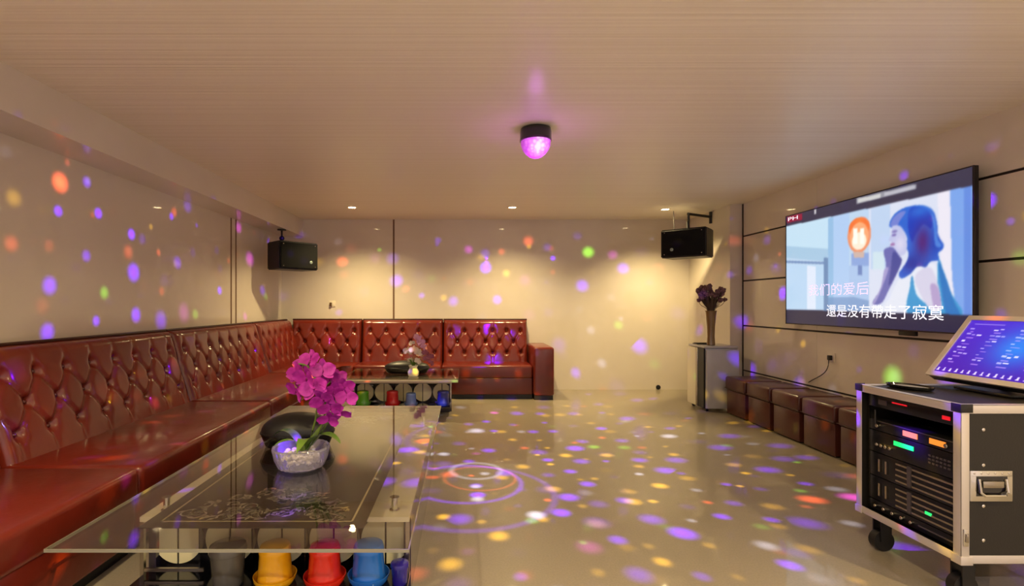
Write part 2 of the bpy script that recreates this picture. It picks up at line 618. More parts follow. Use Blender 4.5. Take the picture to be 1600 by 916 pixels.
left_section(0.80, 2.50, 'tufted dark red sofa section at the open end of the long side run')
left_section(2.50, 4.20, 'tufted dark red sofa section facing the orchid on the glass table')
left_section(4.20, 5.90, 'tufted dark red sofa section along the side wall next to the corner')
# the corner unit
t = thing('sofa_section', 'tufted red corner sofa section under the hanging loudspeaker', 'sofa', (XL + 0.012, YB - 0.012, 0), 0, SOFG)
cw, cd = -1.41 - XL - 0.012, YB - 0.012 - 5.90
bm = B()
pts = [(0.31, -cd + 0.004), (1.01, -cd + 0.004), (1.01, -0.75), (cw - 0.004, -0.75), (cw - 0.004, -0.22), (0.31, -0.22)]
lo = [bm.verts.new((x, y, 0.27)) for x, y in pts]
hi = [bm.verts.new((x, y, 0.43)) for x, y in pts]
bm.faces.new(lo[::-1]); top = bm.faces.new(hi)
for i in range(6):
    bm.faces.new((lo[i], lo[(i + 1) % 6], hi[(i + 1) % 6], hi[i]))
bmesh.ops.bevel(bm, geom=list(bm.edges), offset=0.028, segments=4, profile=0.5, affect='EDGES')
obj('seat', bm, LEATHER, t, smooth=True)
rounded('front_panel', 0.10, 0.985, -cd + 0.004, -0.10, 0.06, 0.275, 0.012, LEATHER, t)
rounded('front_panel', 0.99, cw - 0.004, -0.725, -0.10, 0.06, 0.275, 0.012, LEATHER, t)
boxo('plinth', 0.10, 0.95, -cd + 0.004, -0.10, 0, 0.065, BLACKP, t)
boxo('plinth', 0.96, cw - 0.004, -0.69, -0.10, 0, 0.065, BLACKP, t)
backrest(t, cd - 0.20, lambda u, o, z: (o, -cd + 0.004 + u, z))
backrest(t, cw - 0.21, lambda u, o, z: (0.20 + u, -o, z), outb=0.28, outt=0.17)
back_section(-1.41, -0.29, 'tufted red sofa section behind the small glass table')
back_section(-0.29, 0.88, 'tufted red end section of the sofa with a square armrest', arm=True)


# ------------------------------------------------------------------ glass tables
PALE = mat('pale_deck', (206, 196, 172), 0.12, coat=0.6, coat_r=0.02)
DECOR = mat('smoked_print', (38, 32, 28), 0.25)
GOLD = mat('champagne_line', (196, 182, 150), 0.25, metal=0.6)
CREAM = mat('cream_disc', (236, 226, 176), 0.35, coat=0.3)
GREYPRINT = mat('grey_print', (124, 116, 106), 0.4)
END = mat('smoky_end_panel', (46, 40, 58), 0.10, coat=0.6)


def spiral(bm, c, r, a0, turns, sg, z, w=0.006):
    n = 22
    prev = None
    for i in range(n + 1):
        t = i / n
        a = a0 + sg * turns * 2 * math.pi * t
        rr = r * (1 - 0.85 * t)
        ww = w * (1.2 - t)
        q = [bm.verts.new((c[0] + (rr + k * ww) * math.cos(a), c[1] + (rr + k * ww) * math.sin(a), z)) for k in (-0.5, 0.5)]
        if prev:
            bm.faces.new((prev[0], q[0], q[1], prev[1]))
        prev = q


def table(label, gx0, gx1, gy0, gy1, bx0, bx1, by0, by1, ndisc=5, ledge=0.0):
    t = thing('coffee_table', label, 'table', ((gx0 + gx1) / 2, (gy0 + gy1) / 2, 0), 0, 'glass coffee tables')
    ox, oy = t.location.x, t.location.y
    gx0, gx1, bx0, bx1 = (v - ox for v in (gx0, gx1, bx0, bx1))
    gy0, gy1, by0, by1 = (v - oy for v in (gy0, gy1, by0, by1))
    W, D = gx1 - gx0, gy1 - gy0
    gt = boxo('glass_top', gx0, gx1, gy0, gy1, 0.408, 0.420, GLASS, t)
    bm = B()
    for a in ((gx0, gx1, gy0, gy0 + 0.0016), (gx0, gx1, gy1 - 0.0016, gy1), (gx0, gx0 + 0.0016, gy0 + 0.002, gy1 - 0.002), (gx1 - 0.0016, gx1, gy0 + 0.002, gy1 - 0.002)):
        box(bm, a[0] - 0.0008, a[1] + 0.0008, a[2] - 0.0008, a[3] + 0.0008, 0.4085, 0.4195)
    obj('polished_edge', bm, mat('green_glass_edge', (126, 122, 104), 0.15, coat=0.5), gt)
    mx, my = W * 0.155, ledge or min(0.19, D * 0.16)
    dx0, dx1, dy0, dy1 = gx0 + mx, gx1 - mx, gy0 + my, gy1 - my
    dp = boxo('decor_panel', dx0, dx1, dy0, dy1, 0.4035, 0.4065, DECOR, t)
    i = 0.05
    bm = B()
    zz = 0.4072
    for a in ((dx0 + i, dx1 - i, dy0 + i, dy0 + i + 0.008), (dx0 + i, dx1 - i, dy1 - i - 0.008, dy1 - i), (dx0 + i, dx0 + i + 0.008, dy0 + i, dy1 - i), (dx1 - i - 0.008, dx1 - i, dy0 + i, dy1 - i)):
        box(bm, a[0], a[1], a[2], a[3], 0.4066, zz)
    obj('border_line', bm, GOLD, dp)
    bm = B()
    cx = (dx0 + dx1) / 2
    rr = random.Random(3)
    fd = min(0.34, D * 0.28)
    for end in (0, 1):
        yb = dy0 + i + 0.04 if end == 0 else dy1 - i - 0.04
        dsg = 1 if end == 0 else -1
        for k in range(60):
            u = rr.uniform(-1, 1)
            c = (cx + u * (W * 0.25), yb + dsg * rr.random() * fd * (1 - 0.55 * abs(u)))
            spiral(bm, c, rr.uniform(0.018, 0.042), rr.uniform(0, 6.28), rr.uniform(0.7, 1.3), rr.choice((-1, 1)), zz, 0.008)
            for q in range(3):
                a = rr.uniform(0, 6.28); p = Vector((c[0] + rr.uniform(-0.04, 0.04), c[1] + rr.uniform(-0.03, 0.03), zz))
                d = Vector((math.cos(a), math.sin(a), 0)); s_ = Vector((-d.y, d.x, 0))
                bm.faces.new([bm.verts.new(v) for v in (p - d * 0.020, p + s_ * 0.008, p + d * 0.020, p - s_ * 0.008)])
    tag(obj('flourish', bm, GREYPRINT, dp), kind='stuff')
    if ledge:
        boxo('front_slab', gx0 + 0.004, gx1 - 0.004, gy0 + 0.004, gy0 + ledge, 0.378, 0.4030, PALE, t, bev=0.003)
    # body
    boxo('deck', bx0, bx1, by0, by1, 0.325, 0.345, PALE, t)
    boxo('end_panel', bx0, bx0 + 0.03, by0 + 0.06, by1, 0.0, 0.3245, END, t)
    boxo('end_panel', bx1 - 0.03, bx1, by0 + 0.06, by1, 0.0, 0.3245, END, t)
    boxo('back_panel', bx0 + 0.031, bx1 - 0.031, by1 - 0.03, by1 - 0.005, 0.0, 0.3245, END, t)
    bk = boxo('backing', bx0 + 0.031, bx1 - 0.031, by0 + 0.09, by0 + 0.10, 0.1005, 0.3245, BLACKG, t)
    boxo('shelf', bx0 + 0.001, bx1 - 0.001, by0 - 0.19, by0 + 0.16, 0.085, 0.100, BLACKG, t)
    boxo('base', bx0 + 0.02, bx1 - 0.02, by0 + 0.03, by0 + 0.14, 0.0, 0.0845, END, t)
    for x in (bx0, bx1 - 0.016):
        boxo('front_post', x, x + 0.016, by0, by0 + 0.016, 0.1005, 0.3245, STEEL, t)
    boxo('rail', bx0 + 0.017, bx0 + 0.26, by0 + 0.001, by0 + 0.013, 0.120, 0.133, STEEL, t)
    bm = B()
    cwid = (bx1 - bx0) / ndisc
    r = 0.104
    src = None
    for k in range(ndisc):
        c = bx0 + (k + 0.5) * cwid
        if src is None:
            bm = B()
            for sg in (-1, 1):        # two half discs with a slit between them
                pr = [(sg * 0.004, -r), (sg * 0.004, r)] + [(sg * (r * math.sin(math.pi * q / 18)), r * math.cos(math.pi * q / 18)) for q in range(1, 18)]
                pr = [(a, max(-r, min(r, b))) for a, b in pr]
                f0 = [bm.verts.new((a, 0, b)) for a, b in pr]
                f1 = [bm.verts.new((a, -0.006, b)) for a, b in pr]
                bm.faces.new(f0); bm.faces.new(f1[::-1])
                for q in range(len(pr)):
                    w = (q + 1) % len(pr)
                    bm.faces.new((f0[q], f0[w], f1[w], f1[q]))
            src = obj('cream_disc', bm, CREAM, t, loc=(c, by0 + 0.0895, 0.216))
        else:
            inst(src, t, (c, by0 + 0.0895, 0.216))
        if k:
            boxo('divider', c - cwid / 2 - 0.003, c - cwid / 2 + 0.003, by0 + 0.045, by0 + 0.0895, 0.1005, 0.3245, BLACKG, t)
    for x in (bx0 + 0.07, bx1 - 0.07):
        for y in (by0 + 0.07, by1 - 0.07):
            bm = B()
            lathe(bm, [(0.022, 0.345), (0.022, 0.35), (0.013, 0.353), (0.013, 0.398), (0.02, 0.401), (0.02, 0.403)], 20)
            obj('standoff', bm, CHROME, t, smooth=True, loc=(x, y, 0))
    return t


table('long clear glass coffee table with a smoked floral panel holding the orchid', -1.37, -0.18, 1.67, 4.02, -1.33, -0.224, 2.10, 3.78)
table('short clear glass coffee table in front of the red end-wall sofa', -1.33, -0.06, 5.47, 6.32, -1.24, -0.14, 5.74, 6.22, ledge=0.34)


def dice_cup(x, y, z, col, label, s=1.0, tray=True):
    t = thing('dice_cup', label, 'cup', (x, y, z), 0, 'dice cups on the table shelves')
    cm = mat('cup_%d_%d_%d' % col, col, 0.22, coat=0.5, coat_r=0.05)
    bm = B()
    zb = 0.014 if tray else 0.0
    prof = [(0.066, zb), (0.068, zb + 0.012), (0.066, zb + 0.016), (0.060, 0.120), (0.062, 0.125), (0.062, 0.138), (0.056, 0.152), (0.03, 0.158), (0.001, 0.159)]
    if not tray:
        prof = [(0.052, 0), (0.054, 0.006), (0.062, 0.12), (0.068, 0.124), (0.068, 0.140), (0.064, 0.15), (0.05, 0.156), (0.001, 0.158)]
    lathe(bm, [(a * s, b * s) for a, b in prof], 36, cap1=False)
    obj('body', bm, cm, t, smooth=True)
    if tray:
        bm = B()
        lathe(bm, [(a * s, b * s) for a, b in [(0.05, 0.0), (0.072, 0.003), (0.082, 0.020), (0.084, 0.034), (0.081, 0.034), (0.078, 0.022), (0.069, 0.010), (0.001, 0.009)]], 36, cap1=False)
        obj('tray', bm, cm, t, smooth=True)
        bm = B()
        lathe(bm, [(a * s, b * s) for a, b in [(0.0605, 0.055), (0.0625, 0.058), (0.0615, 0.063), (0.0595, 0.066)]], 36, cap0=False, cap1=False)
        obj('grip_ring', bm, cm, t, smooth=True)


SH = 0.1002
dice_cup(-0.945, 2.05, SH, (92, 88, 76), 'plain grey metal cup on the shelf of the long glass table', 1.05, tray=False)
dice_cup(-0.76, 2.06, SH, (240, 172, 20), 'yellow dice cup with tray on the long table shelf')
dice_cup(-0.56, 2.06, SH, (226, 44, 22), 'red dice cup with tray under the long glass table')
dice_cup(-0.385, 2.07, SH, (36, 104, 186), 'bright blue dice cup with tray under the long glass table')
dice_cup(-0.258, 2.055, SH, (34, 24, 120), 'navy cup behind the bright blue dice cup', 0.55, tray=False)
dice_cup(-1.115, 5.645, SH, (92, 176, 36), 'green dice cup on the shelf of the short glass table', 1.05)
dice_cup(-0.79, 5.655, SH, (196, 30, 30), 'red dice cup on the shelf of the short glass table', 1.05)
dice_cup(-0.585, 5.655, SH, (112, 142, 206), 'pale blue dice cup on the shelf of the short table', 0.9)
dice_cup(-0.23, 5.655, SH, (40, 48, 130), 'navy dice cup at the end of the short table shelf', 1.05)


# ------------------------------------------------------------------ flowers and bowls
def petal_mesh(bm, ln, wd, M4, cup=0.25, ruff=0.0, n=7):
    """one rounded petal from the origin along +X, transformed by M4"""
    cols = []
    for i in range(n + 1):
        t = i / n
        w = wd * math.sin(math.pi * min(1, (t * 0.86 + 0.10))) ** 0.75
        row = []
        for k in (-1, -0.5, 0, 0.5, 1):
            z = cup * ln * (t * t - 0.25 * t) + 0.12 * ln * abs(k) ** 2 * t + ruff * math.sin(9 * t + 4 * k) * 0.03 * ln
            row.append(bm.verts.new(M4 @ Vector((t * ln, k * w, z))))
        cols.append(row)
    for a, b in zip(cols, cols[1:]):
        for k in range(4):
            bm.faces.new((a[k], b[k], b[k + 1], a[k + 1]))


def orient(d, roll=0.0):
    """rotation whose +Z looks along d"""
    q = Vector(d).normalized().to_track_quat('Z', 'Y')
    return q.to_matrix().to_4x4() @ Matrix.Rotation(roll, 4, 'Z')


ORCH = mat('orchid_petal', (150, 12, 138), 0.55, var=(16, (204, 58, 190), (1, 1, 1)))
ORCHD = mat('orchid_lip', (120, 6, 92), 0.4)
LEAF = mat('leaf_green', (62, 104, 30), 0.35, coat=0.3, var=(8, (110, 140, 50), (1, 1, 1)))
STEM = mat('stem_green', (92, 112, 44), 0.5)
CRYSTAL = mat('cut_crystal', (236, 232, 246), 0.06, trans=0.82, ior=1.5)
PEBBLE = mat('white_pebbles', (232, 226, 214), 0.5)


def bloom_mesh(size, seed):
    r = random.Random(seed)
    bm = B()
    for k, (a, ln, wd) in enumerate(((90, 1.0, .34), (210, 1.0, .32), (330, 1.0, .32), (10, 1.05, .56), (170, 1.05, .56))):
        M4 = Matrix.Rotation(math.radians(a + r.uniform(-6, 6)), 4, 'Z')
        M4 = Matrix.Translation((0, 0, 0.004 * k)) @ M4
        petal_mesh(bm, ln * size, wd * size, M4, r.uniform(0.12, 0.34), 1.0)
    return bm


def leaf(bm, pts, wd, n=14, fold=0.25):
    c = bez(*pts, n)
    prev = None
    for i, p in enumerate(c):
        t = i / n
        d = (c[min(i + 1, n)] - c[max(i - 1, 0)]).normalized()
        s_ = d.cross(Vector((0, 0, 1)))
        s_ = s_.normalized() if s_.length > 1e-4 else Vector((1, 0, 0))
        u = s_.cross(d)
        w = wd * math.sin(math.pi * (0.06 + 0.94 * t) ** 0.8) ** 0.7 + 0.001
        row = [bm.verts.new(p - s_ * w + u * w * fold), bm.verts.new(p), bm.verts.new(p + s_ * w + u * w * fold)]
        if prev:
            bm.faces.new((prev[0], row[0], row[1], prev[1]))
            bm.faces.new((prev[1], row[1], row[2], prev[2]))
        prev = row


TZ = 0.4205
# crystal bowl
bx, by = -0.795, 2.50
t = thing('crystal_bowl', 'round cut crystal bowl of white pebbles holding the magenta orchid', 'bowl', (bx, by, TZ))
bm = B()
n = 48
rib = lambda a, z: 0.045 * abs(math.sin(12 * a + z * 26))
lathe(bm, [(0.085, 0.0), (0.105, 0.012), (0.122, 0.05), (0.132, 0.098), (0.128, 0.108), (0.120, 0.100), (0.108, 0.05), (0.092, 0.018), (0.001, 0.014)], 96, cap1=False, rib=rib)
obj('bowl', bm, CRYSTAL, t, smooth=True, angle=20)
bm = B()
rr = random.Random(5)
for k in range(150):
    a, q = rr.uniform(0, 6.28), math.sqrt(rr.random()) * 0.088
    bmesh.ops.create_icosphere(bm, subdivisions=1, radius=rr.uniform(0.009, 0.014), matrix=Matrix.Translation((q * math.cos(a), q * math.sin(a), 0.035 + rr.random() * 0.045)) @ Matrix.Diagonal((1.2, 1, 0.75, 1)))
tag(obj('pebbles', bm, PEBBLE, t, smooth=True, angle=None), kind='stuff')
# orchid
t = thing('orchid', 'magenta orchid in bloom planted in the crystal bowl', 'plant', (bx, by, TZ + 0.085))
stems = []
s1 = bez((0.02, 0.02, 0), (0.12, 0.02, 0.26), (0.08, 0.0, 0.44), (-0.02, -0.01, 0.42), 16)
s2 = bez((0.03, 0.0, 0), (0.16, 0.0, 0.16), (0.14, -0.03, 0.36), (0.07, -0.05, 0.36), 16)
for s_ in (s1, s2):
    bm = B()
    tube(bm, s_, 0.0045, 8)
    obj('stem', bm, STEM, t, smooth=True)
bl = []
rr = random.Random(21)
# bloom places, read off the photograph as pixels at the bowl's distance
for (u, v, sz, dy) in ((487, 566, .055, .02), (468, 583, .050, -.01), (504, 580, .052, .01), (482, 590, .056, -.06), (514, 592, .048, .03), (466, 610, .050, -.02), (490, 606, .055, -.05),
                       (520, 610, .050, -.02), (505, 622, .052, -.06), (536, 604, .046, .0), (540, 622, .046, -.02), (516, 636, .050, -.05), (532, 645, .044, -.03), (514, 654, .042, -.04), (476, 572, .044, .05), (528, 590, .036, .05)):
    p = px(u, v, by + dy * 1.6 - 0.02) - t.location
    d = Vector(((u - 502) / 55.0 + rr.uniform(-0.4, 0.4), -1.0, (600 - v) / 75.0 + rr.uniform(-0.4, 0.4)))
    b = obj('blossom', bloom_mesh(sz * 1.16, int(u * v)), ORCH, t, smooth=True, angle=None)
    b.matrix_local = Matrix.Translation(p) @ orient(d, rr.uniform(-0.5, 0.5))
    bm = B()
    bmesh.ops.create_icosphere(bm, subdivisions=1, radius=sz * 0.17, matrix=Matrix.Translation((0, -sz * 0.06, sz * 0.16)) @ Matrix.Diagonal((0.8, 1.2, 1, 1)))
    obj('lip', bm, ORCHD, b, smooth=True, angle=None)
    sp = min(s1 + s2, key=lambda q: (q - p).length)
    bm = B()
    tube(bm, [sp, (sp + p) / 2 + Vector((0, 0.01, 0.008)), p + Vector((0, 0.006, 0))], 0.002, 6)
    obj('flower_stalk', bm, STEM, t, smooth=True)
for pts, w in ((((0.02, 0, 0), (0.08, -0.03, 0.10), (0.16, -0.05, 0.11), (0.21, -0.07, 0.05)), .030), (((0.02, 0, 0), (0.04, -0.06, 0.10), (0.05, -0.12, 0.09), (0.03, -0.16, 0.03)), .028),
               (((0.01, 0.02, 0), (0.10, 0.06, 0.12), (0.16, 0.10, 0.18), (0.20, 0.10, 0.20)), .028), (((0.0, 0.0, 0), (-0.04, 0.04, 0.10), (-0.12, 0.06, 0.10), (-0.16, 0.06, 0.05)), .026),
               (((0.03, 0.0, 0), (0.12, 0.0, 0.08), (0.17, 0.01, 0.20), (0.18, 0.0, 0.28)), .024), (((0.01, -0.02, 0), (0.02, -0.06, 0.07), (-0.05, -0.10, 0.09), (-0.09, -0.12, 0.05)), .022)):
    bm = B()
    leaf(bm, pts, w)
    obj('leaf', bm, LEAF, t, smooth=True, angle=None)


def domed_box(x, y, z, rx, ry, h, rz, label):
    t = thing('domed_snack_box', label, 'box', (x, y, z), rz, 'black domed boxes on the glass tables')
    def ring(bm, prof, mi=0):
        rings = []
        for f, zz in prof:
            rings.append([bm.verts.new((f * rx * math.cos(2 * math.pi * k / 40), f * ry * math.sin(2 * math.pi * k / 40), zz)) for k in range(40)])
        for a, b in zip(rings, rings[1:]):
            for k in range(40):
                bm.faces.new((a[k], a[(k + 1) % 40], b[(k + 1) % 40], b[k]))
        bm.faces.new(rings[0][::-1]); bm.faces.new(rings[-1])
    bm = B()
    ring(bm, [(0.82, 0), (0.88, 0.006), (1.0, 0.36 * h), (1.0, 0.40 * h)])
    obj('base', bm, BLACKG, t, smooth=True)
    bm = B()
    ring(bm, [(1.02, 0.405 * h), (1.02, 0.45 * h)] + [(1.0 * math.cos(a), 0.45 * h + 0.55 * h * math.sin(a)) for a in [0.02 + k * 0.19 for k in range(8)]])
    obj('lid', bm, BLACKP, t, smooth=True)
    return t


domed_box(-0.94, 2.90, TZ, 0.20, 0.13, 0.185, 0.15, 'black domed snack box behind the crystal bowl on the long table')
domed_box(-0.66, 5.93, TZ, 0.26, 0.12, 0.145, 0.0, 'low black domed snack box on the short glass table')

# white and pink flower vase on the short table
t = thing('flower_vase', 'small white vase of white and pink flowers on the short table', 'vase', (-0.56, 5.66, TZ))
bm = B()
lathe(bm, [(0.045, 0), (0.055, 0.01), (0.06, 0.05), (0.04, 0.09), (0.052, 0.12), (0.046, 0.12), (0.034, 0.09), (0.001, 0.08)], 24, cap1=False, rib=lambda a, z: 0.05 * math.sin(6 * a))
obj('vase', bm, mat('white_glaze', (222, 220, 210), 0.2, coat=0.5), t, smooth=True)
WFL = mat('white_petal', (216, 204, 190), 0.55)
PFL = mat('pink_petal', (206, 150, 190), 0.55)
MFL = mat('mauve_petal', (150, 84, 110), 0.55)
for (dx, dz, sz, mm) in ((-.06, .27, .055, WFL), (.01, .29, .055, WFL), (.06, .26, .05, WFL), (.05, .41, .055, PFL), (.08, .37, .05, PFL), (.12, .32, .045, PFL), (.14, .26, .042, MFL), (.19, .21, .042, MFL), (.15, .19, .04, MFL), (-.02, .36, .035, WFL), (.20, .15, .036, MFL), (-.03, .17, .04, WFL), (.05, .17, .04, WFL)):
    d = Vector((R.uniform(-.3, .3), -1, R.uniform(-.1, .4)))
    p = Vector((dx, R.uniform(-.05, .03), dz))
    b = obj('blossom', bloom_mesh(sz, int(dx * 999 + dz * 77)), mm, t, smooth=True, angle=None)
    b.matrix_local = Matrix.Translation(p) @ orient(d, R.uniform(-1, 1))
    bm = B()
    tube(bm, bez((0, 0, .085), (0, 0, .15), (dx * .7, .0, dz * .8), p + Vector((0, .006, 0)), 8), 0.002, 6)
    obj('stem', bm, STEM, t, smooth=True)
for k in range(6):
    a = k * 1.05
    bm = B()
    leaf(bm, ((0, 0, .09), (.03 * math.cos(a), .03 * math.sin(a), .15), (.07 * math.cos(a), .05 * math.sin(a), .2), (.10 * math.cos(a), .07 * math.sin(a), .19)), .016)
    obj('leaf', bm, LEAF, t, smooth=True, angle=None)


# ------------------------------------------------------------------ loudspeakers
GRILLE = mat('speaker_grille', (20, 20, 21), 0.85, spec=0.2, bump=(220, 0.5, 0.003, (1, 1, 1)))


def speaker(loc, rz, label, w=0.54, d=0.35, h=0.35, badge=0.16):
    t = thing('loudspeaker', label, 'loudspeaker', loc, rz, 'wall loudspeakers')
    bm = B()
    # cabinet, narrower at the rear; local front looks along -Y
    f = [(-w / 2, -d / 2), (w / 2, -d / 2), (w / 2 * 0.92, d / 2), (-w / 2 * 0.92, d / 2)]
    lo = [bm.verts.new((x, y, -h / 2)) for x, y in f]
    hi = [bm.verts.new((x, y, h / 2)) for x, y in f]
    bm.faces.new(lo[::-1]); bm.faces.new(hi)
    for i in range(4):
        bm.faces.new((lo[i], lo[(i + 1) % 4], hi[(i + 1) % 4], hi[i]))
    bmesh.ops.bevel(bm, geom=list(bm.edges), offset=0.012, segments=2, affect='EDGES')
    obj('cabinet', bm, BLACKP, t, smooth=True)
    gr = boxo('grille', -w / 2 + 0.018, w / 2 - 0.018, -d / 2 - 0.012, -d / 2 + 0.001, -h / 2 + 0.018, h / 2 - 0.018, GRILLE, t, bev=0.006)
    bm = B()
    lathe(bm, [(0.020, 0), (0.020, 0.004), (0.016, 0.006)], 20)
    b = obj('badge', bm, mat('badge_grey', (150, 168, 160), 0.3, metal=0.6), gr, smooth=True)
    b.location = (badge, -d / 2 - 0.012, -h * 0.22)
    b.rotation_euler = (math.pi / 2, 0, 0)
    for x in (-w / 2 + 0.05, w / 2 - 0.05):
        for z in (-h / 2 + 0.04, h / 2 - 0.04):
            bm = B()
            lathe(bm, [(0.006, 0), (0.006, 0.002), (0.003, 0.003)], 8)
            s_ = obj('screw', bm, STEEL, gr)
            s_.location = (x, -d / 2 - 0.012, z); s_.rotation_euler = (math.pi / 2, 0, 0)
    return t


sp = speaker((-2.215, 6.60, 1.83), math.radians(48), 'black loudspeaker hung from the beam above the sofa corner')
RZi = Matrix.Rotation(-math.radians(48), 3, 'Z')


def sp_local(o, p, rz):
    return Matrix.Rotation(-rz, 3, 'Z') @ (Vector(p) - o.location)


bm = B()
a = sp_local(sp, (-2.348, 6.60, 2.179), math.radians(48))
lathe(bm, [(0.055, -0.012), (0.055, 0.0)], 20, c=a)
b = sp_local(sp, (-2.348, 6.60, 2.17), math.radians(48))
cyl(bm, b, (b.x, b.y, 0.17), 0.012, 10)
bmesh.ops.create_icosphere(bm, subdivisions=2, radius=0.034, matrix=Matrix.Translation((b.x, b.y, 0.235)))
obj('ceiling_mount', bm, BLACKP, sp, smooth=True)
rz = -math.radians(42)
sp = speaker((2.78, 6.36, 1.965), rz, 'black loudspeaker on a wall arm above the dried flowers', badge=-0.13)
bm = B()
for p0, p1, r_ in (((3.192, 6.62, 2.26), (3.192, 6.62, 2.41), 0.022), ((3.19, 6.62, 2.345), (2.80, 6.40, 2.345), 0.017), ((2.81, 6.405, 2.345), (2.81, 6.405, 2.25), 0.014), ((2.80, 6.40, 2.25), (2.80, 6.40, 2.135), 0.020)):
    cyl(bm, sp_local(sp, p0, rz), sp_local(sp, p1, rz), r_, 10)
obj('wall_arm', bm, BLACKP, sp, smooth=True)
bm = B()
tube(bm, [sp_local(sp, p, rz) for p in ((2.66, 6.47, 2.13), (2.655, 6.48, 2.25), (2.66, 6.50, 2.40))], 0.004, 6)
obj('cable', bm, BLACKP, sp, smooth=True)


# ------------------------------------------------------------------ air conditioner with dried flowers
CREAMP = mat('cream_plastic', (228, 220, 194), 0.35, coat=0.2)
GREYP = mat('grey_plastic', (176, 174, 178), 0.35, coat=0.2)
t = thing('air_conditioner', 'cream portable air conditioner with a dark vertical slot by the ottomans', 'air conditioner', (2.895, 5.98, 0))
boxo('body', -0.17, 0.20, -0.20, 0.205, 0.035, 0.715, GREYP, t, bev=0.012)
boxo('top_cover', -0.185, 0.205, -0.205, 0.21, 0.716, 0.742, GREYP, t, bev=0.01)
boxo('side_panel', -0.20, -0.171, -0.015, 0.205, 0.04, 0.715, CREAMP, t, bev=0.008)
boxo('chrome_strip', -0.197, -0.171, -0.055, -0.017, 0.04, 0.715, STEEL, t, bev=0.004)
boxo('air_slot', -0.190, -0.171, -0.2005, -0.057, 0.04, 0.715, BLACKP, t)
boxo('front_panel', -0.165, 0.20, -0.222, -0.201, 0.04, 0.70, GREYP, t, bev=0.006)
vs = boxo('vent_frame', -0.15, 0.02, 0.05, 0.17, 0.7425, 0.752, BLACKP, t)
for k in range(6):
    boxo('vent_slat', -0.14, 0.01, 0.06 + k * 0.018, 0.068 + k * 0.018, 0.7525, 0.757, BLACKP, vs)
for x in (-0.14, 0.15):
    for y in (-0.16, 0.16):
        bm = B()
        cyl(bm, (x - 0.015, y, 0.018), (x + 0.015, y, 0.018), 0.018, 12)
        obj('caster', bm, BLACKP, t, smooth=True)

t = thing('dried_flower_vase', 'slender brown vase of dark dried flowers on the air conditioner', 'vase', (2.845, 5.90, 0.7425))
bm = B()
lathe(bm, [(0.040, 0), (0.046, 0.006), (0.040, 0.10), (0.044, 0.22), (0.058, 0.37), (0.064, 0.40), (0.059, 0.40), (0.052, 0.36), (0.038, 0.22), (0.001, 0.2)], 24, cap1=False)
obj('vase', bm, mat('brown_vase', (118, 92, 58), 0.15, coat=0.6), t, smooth=True)
DRY = mat('dried_bloom', (82, 56, 62), 0.8, var=(60, (128, 90, 92), (1, 1, 1)))
DRYS = mat('dried_stem', (70, 56, 42), 0.8)
rr = random.Random(9)
for k in range(64):
    a = rr.uniform(0, 6.28); q = math.sqrt(rr.random()) * 0.15
    tip = Vector((q * math.cos(a), q * math.sin(a) * 0.8, 0.66 - 0.8 * q * q + rr.uniform(-0.13, 0.03)))
    st = Vector((0.03 * math.cos(a), 0.03 * math.sin(a), 0.36))
    bm = B()
    tube(bm, bez(st, st + Vector((0, 0, 0.12)), tip * 0.95 - Vector((0, 0, 0.08)), tip, 6), 0.0032, 5)
    obj('stem', bm, DRYS, t, smooth=True)
    bm = B()
    bmesh.ops.create_icosphere(bm, subdivisions=2, radius=rr.uniform(0.020, 0.032), matrix=Matrix.Translation(tip))
    for v in bm.verts:
        v.co += (v.co - tip) * rr.uniform(-0.3, 0.35)
    obj('dried_head', bm, DRY, t)
for k in range(10):
    a = k * 0.63
    bm = B()
    leaf(bm, ((0.02 * math.cos(a), 0.02 * math.sin(a), 0.38), (0.05 * math.cos(a), 0.05 * math.sin(a), 0.46), (0.07 * math.cos(a), 0.07 * math.sin(a), 0.52), (0.10 * math.cos(a), 0.10 * math.sin(a), 0.57)), .016)
    obj('leaf', bm, DRYS, t, smooth=True, angle=None)


# ------------------------------------------------------------------ ottomans
OTTO = mat('dark_brown_leather', (74, 34, 26), 0.34, coat=0.3, coat_r=0.15, bump=(60, 0.12, 0.004, (1, 1, 1)))
ots = ['next to the air conditioner', 'second along from the air conditioner', 'in the middle of the row by the wall', 'fourth along from the air conditioner', 'partly behind the equipment rack']
for k in range(5):
    y1 = 5.73 - 0.43 * k
    t = thing('ottoman', 'brown leather storage ottoman with padded lid, ' + ots[k], 'ottoman', (3.115, y1 - 0.215, 0), 0, 'storage ottomans along the wall')
    boxo('box', -0.190, 0.190, -0.185, 0.185, 0.012, 0.27, OTTO, t, bev=0.008)
    for q in (-0.15, 0.15):
        for w in (-0.15, 0.15):
            boxo('foot', q - 0.015, q + 0.015, w - 0.015, w + 0.015, 0, 0.012, BLACKP, t)
    bm = B()
    box(bm, -0.205, 0.205, -0.197, 0.197, 0.272, 0.415, 0.022, 4)
    for v in bm.verts:
        if v.co.z > 0.39:
            v.co.z += 0.012 * max(0, 1 - (v.co.x / 0.2) ** 2)
    ld = obj('lid', bm, OTTO, t, smooth=True)
    bm = B()
    ring = [(-0.206, -0.198), (0.206, -0.198), (0.206, 0.198), (-0.206, 0.198), (-0.206, -0.198)]
    tube(bm, [(x, y, 0.290) for x, y in ring], 0.004, 6)
    obj('piping', bm, LEATHERD, ld, smooth=True)


# ------------------------------------------------------------------ television
TX, TYN, TYF, TZ0, TZ1 = 3.25, 3.27, 5.17, 1.025, 2.10


def tvp(u, v):
    """photo pixel on the television front -> (s, t) in metres from its far lower corner, s towards the camera"""
    Y = TX * FPX / (u - VPX)
    return (TYF - Y, CAMZ - (v - VPY) / FPX * Y - TZ0)


